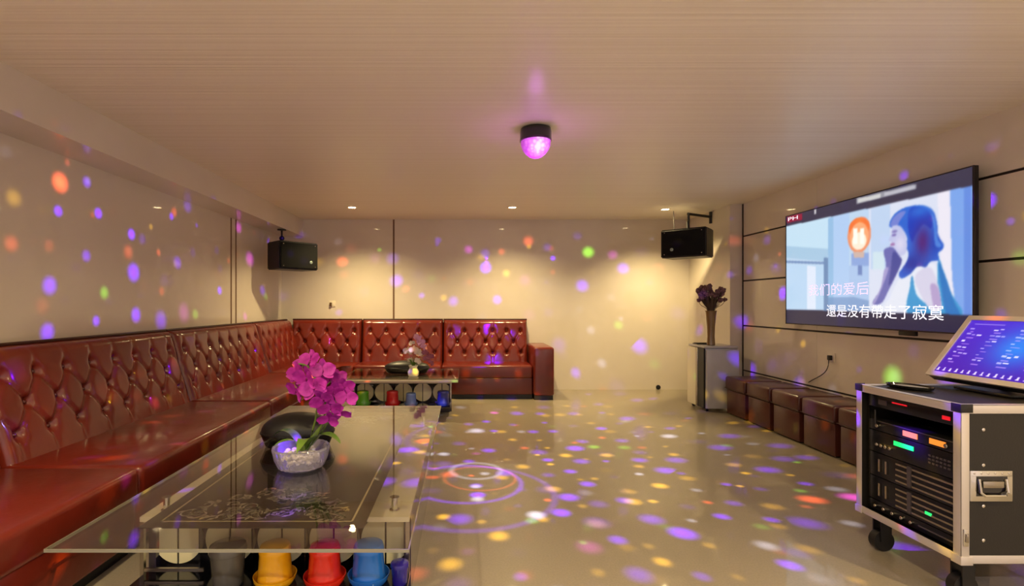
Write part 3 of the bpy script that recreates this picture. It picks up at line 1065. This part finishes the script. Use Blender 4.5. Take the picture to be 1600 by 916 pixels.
def raster(W, Hh, w, h, shapes, bg, grad=None):
    """coloured polygons and ellipses -> grid of sRGB colours, softened"""
    xs, ys = np.meshgrid(np.linspace(0, w, W), np.linspace(0, h, Hh))
    img = np.zeros((Hh, W, 3)); img[:] = bg
    if grad is not None:
        img = grad(xs / w, ys / h)
    for sh in shapes:
        if sh[0] == 'P':
            pts = sh[1]; ins = np.zeros_like(xs, bool)
            for (x0, y0), (x1, y1) in zip(pts, pts[1:] + pts[:1]):
                if y0 == y1: continue
                c = ((y0 > ys) != (y1 > ys)) & (xs < (x1 - x0) * (ys - y0) / (y1 - y0) + x0)
                ins ^= c
        elif sh[0] == 'G':
            (cx, cy), rx, ry = sh[1]
            w3 = (np.exp(-((xs - cx) / rx) ** 2 - ((ys - cy) / ry) ** 2) * sh[3])[..., None]
            if len(sh) > 4:
                w3 = w3 * sh[4](img)
            img = img * (1 - w3) + np.array(sh[2]) * w3
            continue
        else:
            (cx, cy), rx, ry = sh[1]
            ins = ((xs - cx) / rx) ** 2 + ((ys - cy) / ry) ** 2 < 1
        al = sh[3] if len(sh) > 3 else 1.0
        img[ins] = img[ins] * (1 - al) + np.array(sh[2]) * al
    return img


def soften(img, n=1):
    for _ in range(n):
        p = np.pad(img, ((1, 1), (1, 1), (0, 0)), 'edge')
        img = (p[1:-1, 1:-1] * 2 + p[:-2, 1:-1] + p[2:, 1:-1] + p[1:-1, :-2] + p[1:-1, 2:]) / 6
    return img


def screen(name, img, to_p, parent, gain, m_name):
    Hh, W, _ = img.shape
    verts = [to_p(i / (W - 1), j / (Hh - 1)) for j in range(Hh) for i in range(W)]
    faces = [(j * W + i, j * W + i + 1, (j + 1) * W + i + 1, (j + 1) * W + i) for j in range(Hh - 1) for i in range(W - 1)]
    me = bpy.data.meshes.new(name)
    me.from_pydata(verts, [], faces)
    at = me.color_attributes.new('picture', 'FLOAT_COLOR', 'POINT')
    c = np.clip(img / 255.0, 0, 1)
    c = np.where(c <= 0.04045, c / 12.92, ((c + 0.055) / 1.055) ** 2.4)
    buf = np.ones((Hh * W, 4), dtype=np.float32); buf[:, :3] = c.reshape(-1, 3)
    at.data.foreach_set('color', buf.ravel())
    m = bpy.data.materials.new(m_name); m.use_nodes = True
    nt = m.node_tree; b = nt.nodes['Principled BSDF']
    a = nt.nodes.new('ShaderNodeAttribute'); a.attribute_name = 'picture'
    b.inputs['Base Color'].default_value = (0.01, 0.01, 0.012, 1)
    b.inputs['Roughness'].default_value = 0.2
    nt.links.new(a.outputs['Color'], b.inputs['Emission Color'])
    b.inputs['Emission Strength'].default_value = gain
    me.materials.append(m)
    o = bpy.data.objects.new(name, me)
    COL.objects.link(o)
    o.parent = parent
    return o


def text_part(name, s, size, m, parent, matrix, wd=None):
    cu = bpy.data.curves.new('txt', 'FONT')
    cu.body = s
    cu.size = size
    cu.align_x = 'LEFT'
    tmp = bpy.data.objects.new('txt', cu)
    COL.objects.link(tmp)
    bpy.context.view_layer.update()
    dg = bpy.context.evaluated_depsgraph_get()
    me = bpy.data.meshes.new_from_object(tmp.evaluated_get(dg))
    bpy.data.objects.remove(tmp)
    if wd and len(me.vertices):
        x = [v.co.x for v in me.vertices]
        k = wd / (max(x) - min(x)); x0 = min(x)
        for v in me.vertices:
            v.co.x = (v.co.x - x0) * k
    me.materials.clear()
    me.materials.append(m)
    for p in me.polygons: p.material_index = 0
    me.name = name
    o = bpy.data.objects.new(name, me)
    COL.objects.link(o)
    o.parent = parent
    o.matrix_local = matrix
    return o


TW, TH = TYN - TYF, TZ1 - TZ0
tv = thing('television', 'large flat television on the panelled wall showing a karaoke video', 'television', (TX, TYF, TZ0))
w_, h_ = TYF - TYN, TH
boxo('body', 0.006, 0.034, -w_ - 0.006, 0.006, -0.006, h_ + 0.006, BLACKP, tv, bev=0.004)
boxo('mount', 0.0345, 0.0995, -w_ * 0.65, -w_ * 0.35, h_ * 0.3, h_ * 0.7, BLACKP, tv)
bz = B()
for a in ((0.0, 0.0062, -w_ - 0.006, 0.006, -0.006, 0.004), (0.0, 0.0062, -w_ - 0.006, 0.006, h_ - 0.002, h_ + 0.006), (0.0, 0.0062, -w_ - 0.006, -w_ + 0.004, 0.004, h_ - 0.002), (0.0, 0.0062, -0.003, 0.006, 0.004, h_ - 0.002)):
    box(bz, *a)
obj('bezel', bz, mat('tv_bezel', (58, 52, 60), 0.3, metal=0.5), tv)
boxo('sensor_box', 0.0065, 0.033, -1.47, -1.33, -0.040, -0.0065, BLACKP, tv, bev=0.004)
C = lambda cx, cy: tvp(1210 + cx / 3.273, 250 + cy / 3.273)
Pg = lambda col, *pts, al=1.0: ('P', [C(*p) for p in pts], col, al)


def Sm(col, *pts, al=1.0):
    """the same with a rounded outline"""
    out = []
    n = len(pts)
    for i in range(n):
        p0, p1, p2, p3 = (Vector(pts[(i + k - 1) % n]) for k in range(4))
        for q in range(6):
            t_ = q / 6
            out.append(0.5 * ((2 * p1) + (p2 - p0) * t_ + (2 * p0 - 5 * p1 + 4 * p2 - p3) * t_ ** 2 + (3 * p1 - p0 - 3 * p2 + p3) * t_ ** 3))
    return ('P', [C(*p) for p in out], col, al)


def El(col, cx, cy, rx, ry, al=1.0):
    c = C(cx, cy); e = C(cx + rx, cy); f = C(cx, cy - ry)
    return ('E', (c, abs(e[0] - c[0]), abs(f[1] - c[1])), col, al)


def Ga(col, cx, cy, rx, ry, al=1.0, only_dark=False):
    """a soft patch; only_dark keeps it on the hair"""
    e_ = El(col, cx, cy, rx, ry)
    return ('G', e_[1], col, al) + ((lambda im: (im[..., :1] < 96).astype(float),) if only_dark else ())


shapes = [
    Pg((196, 224, 242), (55, 338), (275, 290), (275, 470), (55, 452)),
    Pg((168, 200, 226), (55, 440), (275, 455), (268, 520), (55, 500)),
    Pg((120, 148, 190), (55, 515), (260, 522), (262, 534), (55, 527)),
    Pg((186, 214, 240), (55, 532), (252, 540), (250, 770), (55, 765)),
    Pg((222, 232, 248), (165, 540), (210, 545), (210, 765), (165, 765)),
    Pg((112, 142, 182), (250, 500), (272, 500), (272, 772), (250, 772)),
    Pg((150, 190, 226), (272, 300), (300, 290), (300, 772), (272, 772)),
    Pg((176, 204, 240), (300, 290), (380, 270), (380, 772), (300, 772)),
    Pg((142, 168, 220), (392, 478), (560, 470), (560, 545), (392, 540)),
    Pg((172, 198, 234), (380, 540), (570, 545), (570, 775), (380, 772)),
    Pg((112, 136, 190), (425, 540), (445, 540), (445, 590), (425, 588)),
    Pg((216, 222, 240), (480, 230), (900, 150), (900, 800), (480, 780)),
    Pg((190, 210, 238), (490, 250), (590, 225), (590, 560), (490, 560)),
    Pg((206, 226, 236), (500, 470), (560, 470), (560, 560), (500, 560)),
    Pg((234, 230, 242), (830, 170), (900, 150), (915, 700), (850, 600)),
    Pg((122, 164, 232), (895, 150), (1010, 120), (1010, 800), (930, 800), (905, 600)),
    Pg((100, 140, 220), (965, 140), (1010, 125), (1010, 800), (965, 800)),
    El((236, 150, 110), 430, 385, 62, 90), El((244, 120, 60), 430, 345, 55, 52), El((250, 170, 120), 430, 390, 48, 70),
    El((255, 236, 214), 430, 415, 38, 45), Pg((255, 252, 240), (400, 350), (422, 350), (422, 430), (400, 430)), Pg((255, 252, 240), (436, 350), (456, 350), (456, 430), (436, 430)),
    Pg((206, 180, 170), (400, 470), (458, 470), (455, 500), (405, 500)),
    # figure: chest, top, arm, hair, face, hand
    Sm((226, 230, 242), (640, 600), (700, 540), (780, 530), (830, 560), (860, 790), (560, 785), (590, 700)),
    Sm((58, 150, 206), (835, 510), (870, 600), (905, 690), (950, 800), (690, 800), (692, 640), (704, 596), (730, 700), (820, 730)),
    Sm((36, 116, 190), (838, 520), (870, 590), (915, 720), (948, 800), (880, 800), (850, 650)),
    Sm((212, 208, 230), (715, 605), (750, 560), (800, 555), (835, 640), (850, 720), (850, 765), (800, 775), (740, 680)),
    Sm((180, 160, 204), (795, 640), (832, 650), (850, 740), (815, 760)),
    Sm((44, 100, 206), (585, 335), (605, 285), (650, 250), (710, 233), (770, 235), (810, 262), (828, 320), (835, 385), (862, 432), (855, 460), (834, 476), (838, 512), (796, 520), (770, 548), (730, 545), (690, 585), (648, 606), (634, 580), (668, 530), (684, 480), (668, 440), (676, 400), (650, 352), (612, 352)),
    Sm((24, 62, 186), (690, 250), (760, 245), (800, 290), (800, 350), (760, 330), (720, 380), (700, 420), (680, 340)),
    Ga((84, 30, 110), 755, 420, 44, 90, 0.9, True), Ga((34, 40, 140), 700, 530, 60, 50, 0.8, True), Ga((50, 130, 226), 740, 262, 60, 30, 0.6, True), Ga((20, 44, 160), 820, 430, 30, 60, 0.5, True),
    Sm((90, 150, 230), (800, 270), (818, 310), (832, 400), (852, 440), (820, 436), (812, 340), al=0.7),
    Sm((140, 140, 210), (590, 335), (610, 290), (650, 262), (668, 270), (640, 310), (620, 345), al=0.75),
    Sm((190, 194, 230), (602, 338), (640, 338), (664, 376), (676, 430), (668, 476), (640, 492), (612, 480), (602, 462), (606, 450), (592, 440), (598, 424), (582, 410), (592, 388), (597, 360)),
    Ga((222, 216, 238), 640, 430, 26, 40, 0.8),
    El((132, 122, 184), 612, 366, 16, 6), El((120, 104, 172), 610, 384, 12, 6), El((160, 112, 168), 602, 432, 12, 7),
    Sm((108, 108, 176), (562, 456), (600, 446), (634, 486), (648, 520), (620, 590), (585, 660), (545, 732), (498, 734), (540, 660), (562, 590), (566, 520), (556, 480)),
    Sm((72, 76, 150), (604, 470), (634, 492), (648, 520), (606, 610), (582, 640), (592, 560)),
    Sm((164, 156, 206), (560, 560), (580, 560), (545, 660), (515, 727), (500, 732), (540, 655)),
    Pg((104, 138, 186), (270, 705), (400, 700), (480, 720), (480, 775), (270, 770), al=0.6),
    # dark bars above and below the picture
    Pg((56, 52, 74), (40, 200), (1030, -30), (1030, 126), (1000, 132), (40, 344)),
    Pg((38, 38, 66), (40, 764), (1030, 794), (1030, 920), (40, 900)),
    Pg((150, 26, 60), (62, 290), (140, 272), (140, 306), (62, 325)),
    Pg((150, 150, 160), (418, 196), (722, 122), (722, 148), (418, 226)),
    Pg((206, 206, 206), (424, 200), (540, 172), (540, 196), (424, 220)),
    Pg((186, 186, 196), (560, 168), (716, 128), (716, 146), (560, 188)),
    Pg((210, 206, 210), (202, 252), (212, 250), (212, 276), (202, 278)),
]
img = soften(raster(380, 216, w_, h_, shapes, (188, 212, 236)), 4)
sc_o = screen('screen', img, lambda a, b: (0.004, -a * w_, b * h_), tv, TV_GAIN, 'tv_picture')
TXT = mat('screen_white', (240, 240, 250), 0.5, emit=(236, 238, 250), es=TV_GAIN * 1.1)
TXP = mat('screen_lilac', (226, 214, 240), 0.5, emit=(226, 210, 242), es=TV_GAIN)
# text frame: local x runs towards the camera (-Y), local y up, facing the room (-X)
TM = Matrix(((0, 0, -1, 0), (-1, 0, 0, 0), (0, 1, 0, 0), (0, 0, 0, 1)))


def tv_text(name, s, x0, y0, x1, size, m):
    a, b = tvp(x0, y0), tvp(x1, y0)
    return text_part(name, s, size, m, sc_o, Matrix.Translation((0.003, -a[0], a[1])) @ TM, b[0] - a[0])


tv_text('lyric_line', '還是没有帶走了寂寞', 1291, 493, 1474, 0.115, TXT)
tv_text('lyric_line', '我们的爱后', 1263, 461, 1357, 0.115, TXP)
tv_text('channel_mark', 'PH', 1231, 346, 1246, 0.052, TXT)

# cable and plug on the wall below
t = thing('wall_plug', 'black plug with a thin cable on the panelled wall under the television', 'plug', (XR, 4.66, 0.73))
boxo('plate', -0.008, -0.0005, -0.043, 0.043, -0.043, 0.043, WALLM, t, bev=0.003)
boxo('plug', -0.035, -0.0085, -0.018, 0.018, -0.022, 0.022, BLACKP, t, bev=0.004)
bm = B()
tube(bm, bez((-0.03, 0, -0.02), (-0.03, 0.0, -0.16), (-0.02, 0.14, -0.18), (-0.012, 0.30, -0.27), 14), 0.004, 6)
obj('cable', bm, BLACKP, t, smooth=True)
# socket on the end wall
t = thing('wall_socket', 'small white wall socket above the red sofa', 'socket', (-1.87, YB, 1.22))
boxo('plate', -0.043, 0.043, -0.009, -0.0005, -0.043, 0.043, mat('socket_white', (226, 216, 198), 0.3), t, bev=0.003)
boxo('adapter', -0.034, -0.004, -0.034, -0.0095, -0.03, 0.02, mat('socket_brown', (96, 74, 50), 0.4), t, bev=0.003)
t = thing('cable_outlet', 'small black cable outlet low on the end wall', 'outlet', (2.76, YB, 0.035))
bm = B()
lathe(bm, [(0.032, 0), (0.032, 0.012), (0.02, 0.016), (0.001, 0.016)], 16, cap1=False)
obj('cap', bm, BLACKP, t, smooth=True).rotation_euler = (math.pi / 2, 0, 0)


# ------------------------------------------------------------------ rack case
CX0, CX1, CY0, CY1, CZ0, CZ1 = 2.00, 2.62, 2.06, 2.61, 0.172, 0.812
LAM = mat('black_laminate', (30, 27, 24), 0.5, bump=(160, 0.25, 0.002, (1, 1, 1)))
t = thing('flight_case', 'black flight case rack with aluminium edges standing on casters', 'flight case', (CX0, CY0, 0))
cw, cd = CX1 - CX0, CY1 - CY0
e = 0.034
for nm, a in (('side_panel', (0.003, cw, 0.003, 0.012, CZ0 + .003, CZ1 - .003)), ('side_panel', (0.003, cw, cd - 0.012, cd - 0.003, CZ0 + .003, CZ1 - .003)), ('top_panel', (0.003, cw, 0.0125, cd - 0.0125, CZ1 - 0.012, CZ1 - 0.003)), ('bottom_panel', (0.003, cw, 0.0125, cd - 0.0125, CZ0 + 0.003, CZ0 + 0.012)), ('rear_panel', (cw - 0.012, cw - 0.003, 0.0125, cd - 0.0125, CZ0 + 0.0125, CZ1 - 0.0125))):
    boxo(nm, *a, LAM, t)
rails = [(0, e, 0, 0.003, CZ0, CZ1), (cw - e, cw, 0, 0.003, CZ0, CZ1), (0, 0.003, 0, e, CZ0, CZ1), (0, 0.003, cd - e, cd, CZ0, CZ1), (0, e, cd - 0.003, cd, CZ0, CZ1),
         (e, cw - e, 0, 0.003, CZ0, CZ0 + e), (e, cw - e, 0, 0.003, CZ1 - e, CZ1), (0, 0.003, e, cd - e, CZ0, CZ0 + e), (0, 0.003, e, cd - e, CZ1 - e, CZ1),
         (0, cw, 0, e, CZ1 - 0.003, CZ1), (0, cw, cd - e, cd, CZ1 - 0.003, CZ1), (0, e, e, cd - e, CZ1 - 0.003, CZ1), (0, cw, 0, e, CZ0, CZ0 + 0.003)]
for a in rails:
    boxo('edge_rail', *a, ALU, t, bev=0.001)
for x in (0.0,):
    for y in (0.0, cd):
        for z in (CZ0, CZ1):
            bm = B()
            sy = 1 if y == 0 else -1
            sz = 1 if z == CZ0 else -1
            for a in ((x - 0.004, x + 0.045, min(y - sy * .004, y), max(y - sy * .004, y), min(z - sz * .004, z + sz * .03), max(z - sz * .004, z + sz * .03)),
                      (x - 0.004, x, min(y, y + sy * .04), max(y, y + sy * .04), min(z - sz * .004, z + sz * .03), max(z - sz * .004, z + sz * .03))):
                box(bm, *a, 0.001)
            obj('corner_cap', bm, ALU if z == CZ0 else BLACKP, t, smooth=True)
# recessed handle on the panel facing the camera
hx, hz = 0.120, 0.487
hd = boxo('handle_plate', hx - 0.085, hx + 0.085, -0.0035, 0.0025, hz - 0.062, hz + 0.062, CHROME, t, bev=0.003)
boxo('handle_recess', hx - 0.062, hx + 0.062, -0.0045, -0.0036, hz - 0.040, hz + 0.040, BLACKG, hd)
bm = B()
tube(bm, [(hx - 0.055, -0.006, hz + 0.03), (hx - 0.055, -0.014, hz - 0.022), (hx - 0.04, -0.016, hz - 0.034), (hx + 0.04, -0.016, hz - 0.034), (hx + 0.055, -0.014, hz - 0.022), (hx + 0.055, -0.006, hz + 0.03)], 0.006, 8)
obj('bail', bm, CHROME, hd, smooth=True)
boxo('grip', hx - 0.042, hx + 0.042, -0.013, -0.0046, hz - 0.005, hz + 0.022, STEEL, hd, bev=0.003)
bm = B(); lathe(bm, [(0.007, 0), (0.007, 0.002), (0.004, 0.004)], 10)
rv = obj('rivet', bm, CHROME, t, smooth=True)
pos = [(0.092, 0.267), (0.092, 0.405), (0.092, 0.570), (0.092, 0.713), (0.5, 0.255), (0.5, 0.70)]
rv.location = (pos[0][0], 0.003, pos[0][1]); rv.rotation_euler = (math.pi / 2, 0, 0)
for a, b in pos[1:]:
    inst(rv, t, (a, 0.003, b), (math.pi / 2, 0, 0))
for a, b in [(hx - 0.07 + 0.028 * q, hz + 0.052) for q in range(6)]:
    o = inst(rv, hd, (a, -0.0035, b), (math.pi / 2, 0, 0), (0.6, 0.6, 0.6))
# butterfly latch on the corner rail
lt = boxo('latch', 0.006, 0.026, -0.006, -0.0001, 0.245, 0.315, CHROME, t, bev=0.002)
boxo('latch_key', 0.011, 0.021, -0.012, -0.0062, 0.262, 0.298, STEEL, lt, bev=0.002)
for x in (0.07, cw - 0.07):
    for y in (0.07, cd - 0.07):
        c = thing('caster', None, None); c.parent = t; c.location = (x, y, 0)
        boxo('fork_plate', -0.045, 0.045, -0.035, 0.035, 0.160, 0.1715, STEEL, c)
        bm = B()
        for s_ in (-1, 1):
            box(bm, -0.022, 0.03, s_ * 0.024 - 0.003, s_ * 0.024 + 0.003, 0.05, 0.16)
        obj('fork', bm, BLACKP, c)
        bm = B()
        cyl(bm, (0, -0.019, 0.05), (0, 0.019, 0.05), 0.05, 24)
        obj('wheel', bm, BLACKP, c, smooth=True)
# rack rails inside
for y in (0.036, cd - 0.046):
    boxo('rack_rail', 0.030, 0.036, y, y + 0.010, CZ0 + 0.013, CZ1 - 0.013, STEEL, t)

# equipment in the rack: each unit slides out on its own. Fronts face -X
GREEN = mat('green_display', (30, 220, 110), 0.4, emit=(20, 225, 95), es=0.9)
GREEN2 = mat('green_led', (30, 160, 80), 0.4, emit=(40, 220, 110), es=0.7)
ORANGE = mat('orange_display', (230, 140, 60), 0.4, emit=(245, 140, 50), es=0.4)
REDL = mat('red_led', (200, 30, 40), 0.4, emit=(220, 20, 40), es=0.4)
FACE = mat('black_anodised', (34, 33, 38), 0.3, metal=0.5)
FACE2 = mat('grey_anodised', (92, 86, 92), 0.3, metal=0.6)
GXF = CX0 + 0.040


def gear(z0, z1, name, label, face=FACE, depth=0.40):
    g_ = thing(name, label, 'audio unit', (GXF, CY0 + cd / 2, z0), 0, 'audio units in the rack')
    hh = z1 - z0
    boxo('chassis', 0.004, depth, -0.215, 0.215, 0.001, hh - 0.001, BLACKP, g_)
    boxo('front_panel', -0.004, 0.0035, -0.238, 0.238, 0.0, hh, face, g_, bev=0.0015)
    return g_, hh


def gpart(g_, name, y0, y1, z0, z1, m, th=0.003):
    """y measured from the far end (0) to the near end (0.476)"""
    return boxo(name, -0.004 - th, -0.0041, 0.238 - y1, 0.238 - y0, z0, z1, m, g_)


def knob(g_, y, z, r, src=[None]):
    bm = B()
    lathe(bm, [(r, 0), (r * 0.92, 0.012), (r * 0.7, 0.014), (0.0005, 0.014)], 14, cap1=False)
    o = obj('knob', bm, STEEL, g_, smooth=True)
    o.location = (-0.0042, 0.238 - y, z); o.rotation_euler = (0, -math.pi / 2, 0)


g_, hh = gear(0.712, 0.768, 'power_conditioner', 'black power unit with red switch lights at the top of the rack')
gpart(g_, 'red_lamp', 0.395, 0.43, 0.018, 0.034, REDL); gpart(g_, 'red_lamp', 0.14, 0.22, 0.036, 0.042, REDL)
gpart(g_, 'name_strip', 0.06, 0.11, 0.016, 0.04, FACE2)
g_, hh = gear(0.598, 0.648, 'microphone_receiver', 'black wireless microphone receiver with two amber displays')
for y in (0.20, 0.335):
    gpart(g_, 'amber_display', y, y + 0.075, 0.012, 0.036, ORANGE)
gpart(g_, 'trim_line', 0.05, 0.45, 0.044, 0.048, FACE2)
for y in (0.06, 0.42):
    knob(g_, y, 0.024, 0.010)
bm = B(); cyl(bm, (-0.012, 0.19, 0.03), (-0.012, 0.19, 0.10), 0.004, 6); obj('antenna', bm, BLACKP, g_)
g_, hh = gear(0.490, 0.594, 'audio_mixer', 'black karaoke mixer with a glowing green display')
gpart(g_, 'green_display', 0.15, 0.255, 0.062, 0.082, GREEN)
for y in range(6):
    for z in range(3):
        gpart(g_, 'push_button', 0.33 + y * 0.018, 0.342 + y * 0.018, 0.032 + z * 0.016, 0.040 + z * 0.016, FACE2)
for k in range(4):
    knob(g_, 0.06 + 0.025 * k, 0.04, 0.009)
for z0, z1, lb in ((0.372, 0.486, 'black power amplifier with wide silver grooves under the mixer'), (0.254, 0.368, 'black power amplifier with a small green light above the bottom unit')):
    g_, hh = gear(z0, z1, 'power_amplifier', lb)
    for k in range(4):
        gpart(g_, 'silver_groove', 0.16, 0.455, 0.012 + 0.026 * k, 0.020 + 0.026 * k, mat('silver_line', (150, 140, 128), 0.25, metal=0.8))
    for y in (0.07, 0.11):
        gpart(g_, 'handle_bar', y, y + 0.010, 0.030, 0.090, STEEL, 0.012)
    gpart(g_, 'centre_block', 0.225, 0.245, 0.010, 0.104, FACE2, 0.006)
    if z0 < 0.3:
        gpart(g_, 'green_light', 0.315, 0.345, 0.040, 0.052, GREEN2, 0.004)
g_, hh = gear(0.204, 0.250, 'effects_unit', 'slim black effects unit at the bottom of the rack')
for k in range(5):
    knob(g_, 0.05 + 0.05 * k, 0.023, 0.009)
gpart(g_, 'trim_line', 0.28, 0.45, 0.020, 0.026, FACE2)

# touch monitor on the case: faces the sofa, leaning back
mw, mh = 0.53, 0.372
t = thing('touch_monitor', 'silver framed touch screen monitor with a purple song menu on the rack', 'monitor', (2.36, 2.34, CZ1 + 0.0005))
boxo('foot', 0.0, 0.21, -0.13, 0.13, 0.0, 0.012, BLACKP, t, bev=0.003)
bm = B()
tube(bm, [(0.12, 0, 0.012), (0.13, 0, 0.09), (0.115, 0, 0.175)], 0.022, 12)
obj('stand_post', bm, BLACKP, t, smooth=True)
lean = math.radians(37)
# screen plane: a runs along -Y, b up the slope, c out of the glass
ud = Vector((math.sin(lean), 0, math.cos(lean)))
nd = Vector((-math.cos(lean), 0, math.sin(lean)))
o0 = Vector((-0.01, mw / 2, 0.048))


def mp_(a, b, c):
    return o0 + Vector((0, -a, 0)) + ud * b + nd * c


def slab(name, a0, a1, b0, b1, c0, c1, m, parent):
    bm = B()
    vs = [bm.verts.new(mp_(a, b, c)) for a, b, c in ((a0, b0, c0), (a1, b0, c0), (a1, b1, c0), (a0, b1, c0), (a0, b0, c1), (a1, b0, c1), (a1, b1, c1), (a0, b1, c1))]
    for f in ((0, 3, 2, 1), (4, 5, 6, 7), (0, 1, 5, 4), (1, 2, 6, 5), (2, 3, 7, 6), (3, 0, 4, 7)):
        bm.faces.new([vs[i] for i in f])
    return obj(name, bm, m, parent)


SILV = mat('silver_frame', (200, 190, 184), 0.35, metal=0.2)
slab('housing', 0.004, mw - 0.004, 0.004, mh - 0.004, -0.045, -0.001, BLACKP, t)
bw = 0.026
fr = None
for a in ((0, mw, 0, bw), (0, mw, mh - bw, mh), (0, bw, bw, mh - bw), (mw - bw, mw, bw, mh - bw)):
    slab('frame', *a, -0.004, 0.006, SILV, t)
rr = random.Random(4)
shp = []
sw, shh = mw - 2 * bw, mh - 2 * bw


def rect(x, y, w, h, c, al=1.0):
    shp.append(('P', [(x * sw, y * shh), ((x + w) * sw, y * shh), ((x + w) * sw, (y + h) * shh), (x * sw, (y + h) * shh)], c, al))


for col_ in range(4):
    for row in range(6):
        x0 = 0.05 + col_ * 0.24; y0 = 0.82 - row * 0.115
        for wd_ in range(rr.randint(1, 3)):
            rect(x0 + wd_ * 0.055, y0 + rr.uniform(0, 0.03), rr.uniform(0.03, 0.05), rr.uniform(0.018, 0.034), (216, 206, 244), rr.uniform(0.5, 0.95))
        rect(x0 + 0.02, y0 - 0.045, rr.uniform(0.03, 0.09), 0.018, (190, 150, 230), 0.6)
for k in range(15):
    rect(0.02 + k * 0.064, 0.035 + 0.01 * (k % 2), 0.016, 0.055, (226, 214, 250), 0.9)
    rect(0.012 + k * 0.064, 0.035, 0.03, 0.016, (226, 214, 250), 0.9)
rect(0.06, 0.92, 0.3, 0.02, (130, 110, 210), 0.8)


def grad(x, y):
    c0 = np.stack([66 + 0 * x, 16 + 14 * y, 150 + 30 * y], -1)
    gl = np.exp(-(((x - 0.62) / 0.25) ** 2 + ((y - 0.55) / 0.35) ** 2))[..., None]
    return c0 * (1 - gl * 0.85) + np.array([30, 130, 220]) * gl * 0.85


img = soften(raster(230, 150, sw, shh, shp, (60, 40, 160), grad), 1)
screen('screen', img, lambda a, b: tuple(mp_(bw + a * sw, bw + b * shh, 0.0)), t, 0.75, 'monitor_picture')
# remote tray on the case
t = thing('cable_tray', 'oval black rimmed tray lying on the rack beside the monitor', 'tray', (2.15, 2.47, CZ1 + 0.0005), 0.3)
bm = B()
lathe(bm, [(0.085, 0), (0.095, 0.004), (0.10, 0.016), (0.096, 0.016), (0.09, 0.006), (0.001, 0.005)], 36, cap1=False)
for v in bm.verts: v.co.x *= 0.62
obj('rim', bm, BLACKG, t, smooth=True)
bm = B()
lathe(bm, [(0.082, 0.0055), (0.082, 0.009), (0.001, 0.010)], 36, cap1=False)
for v in bm.verts: v.co.x *= 0.62
obj('pad', bm, mat('grey_pad', (150, 144, 132), 0.5), t, smooth=True)
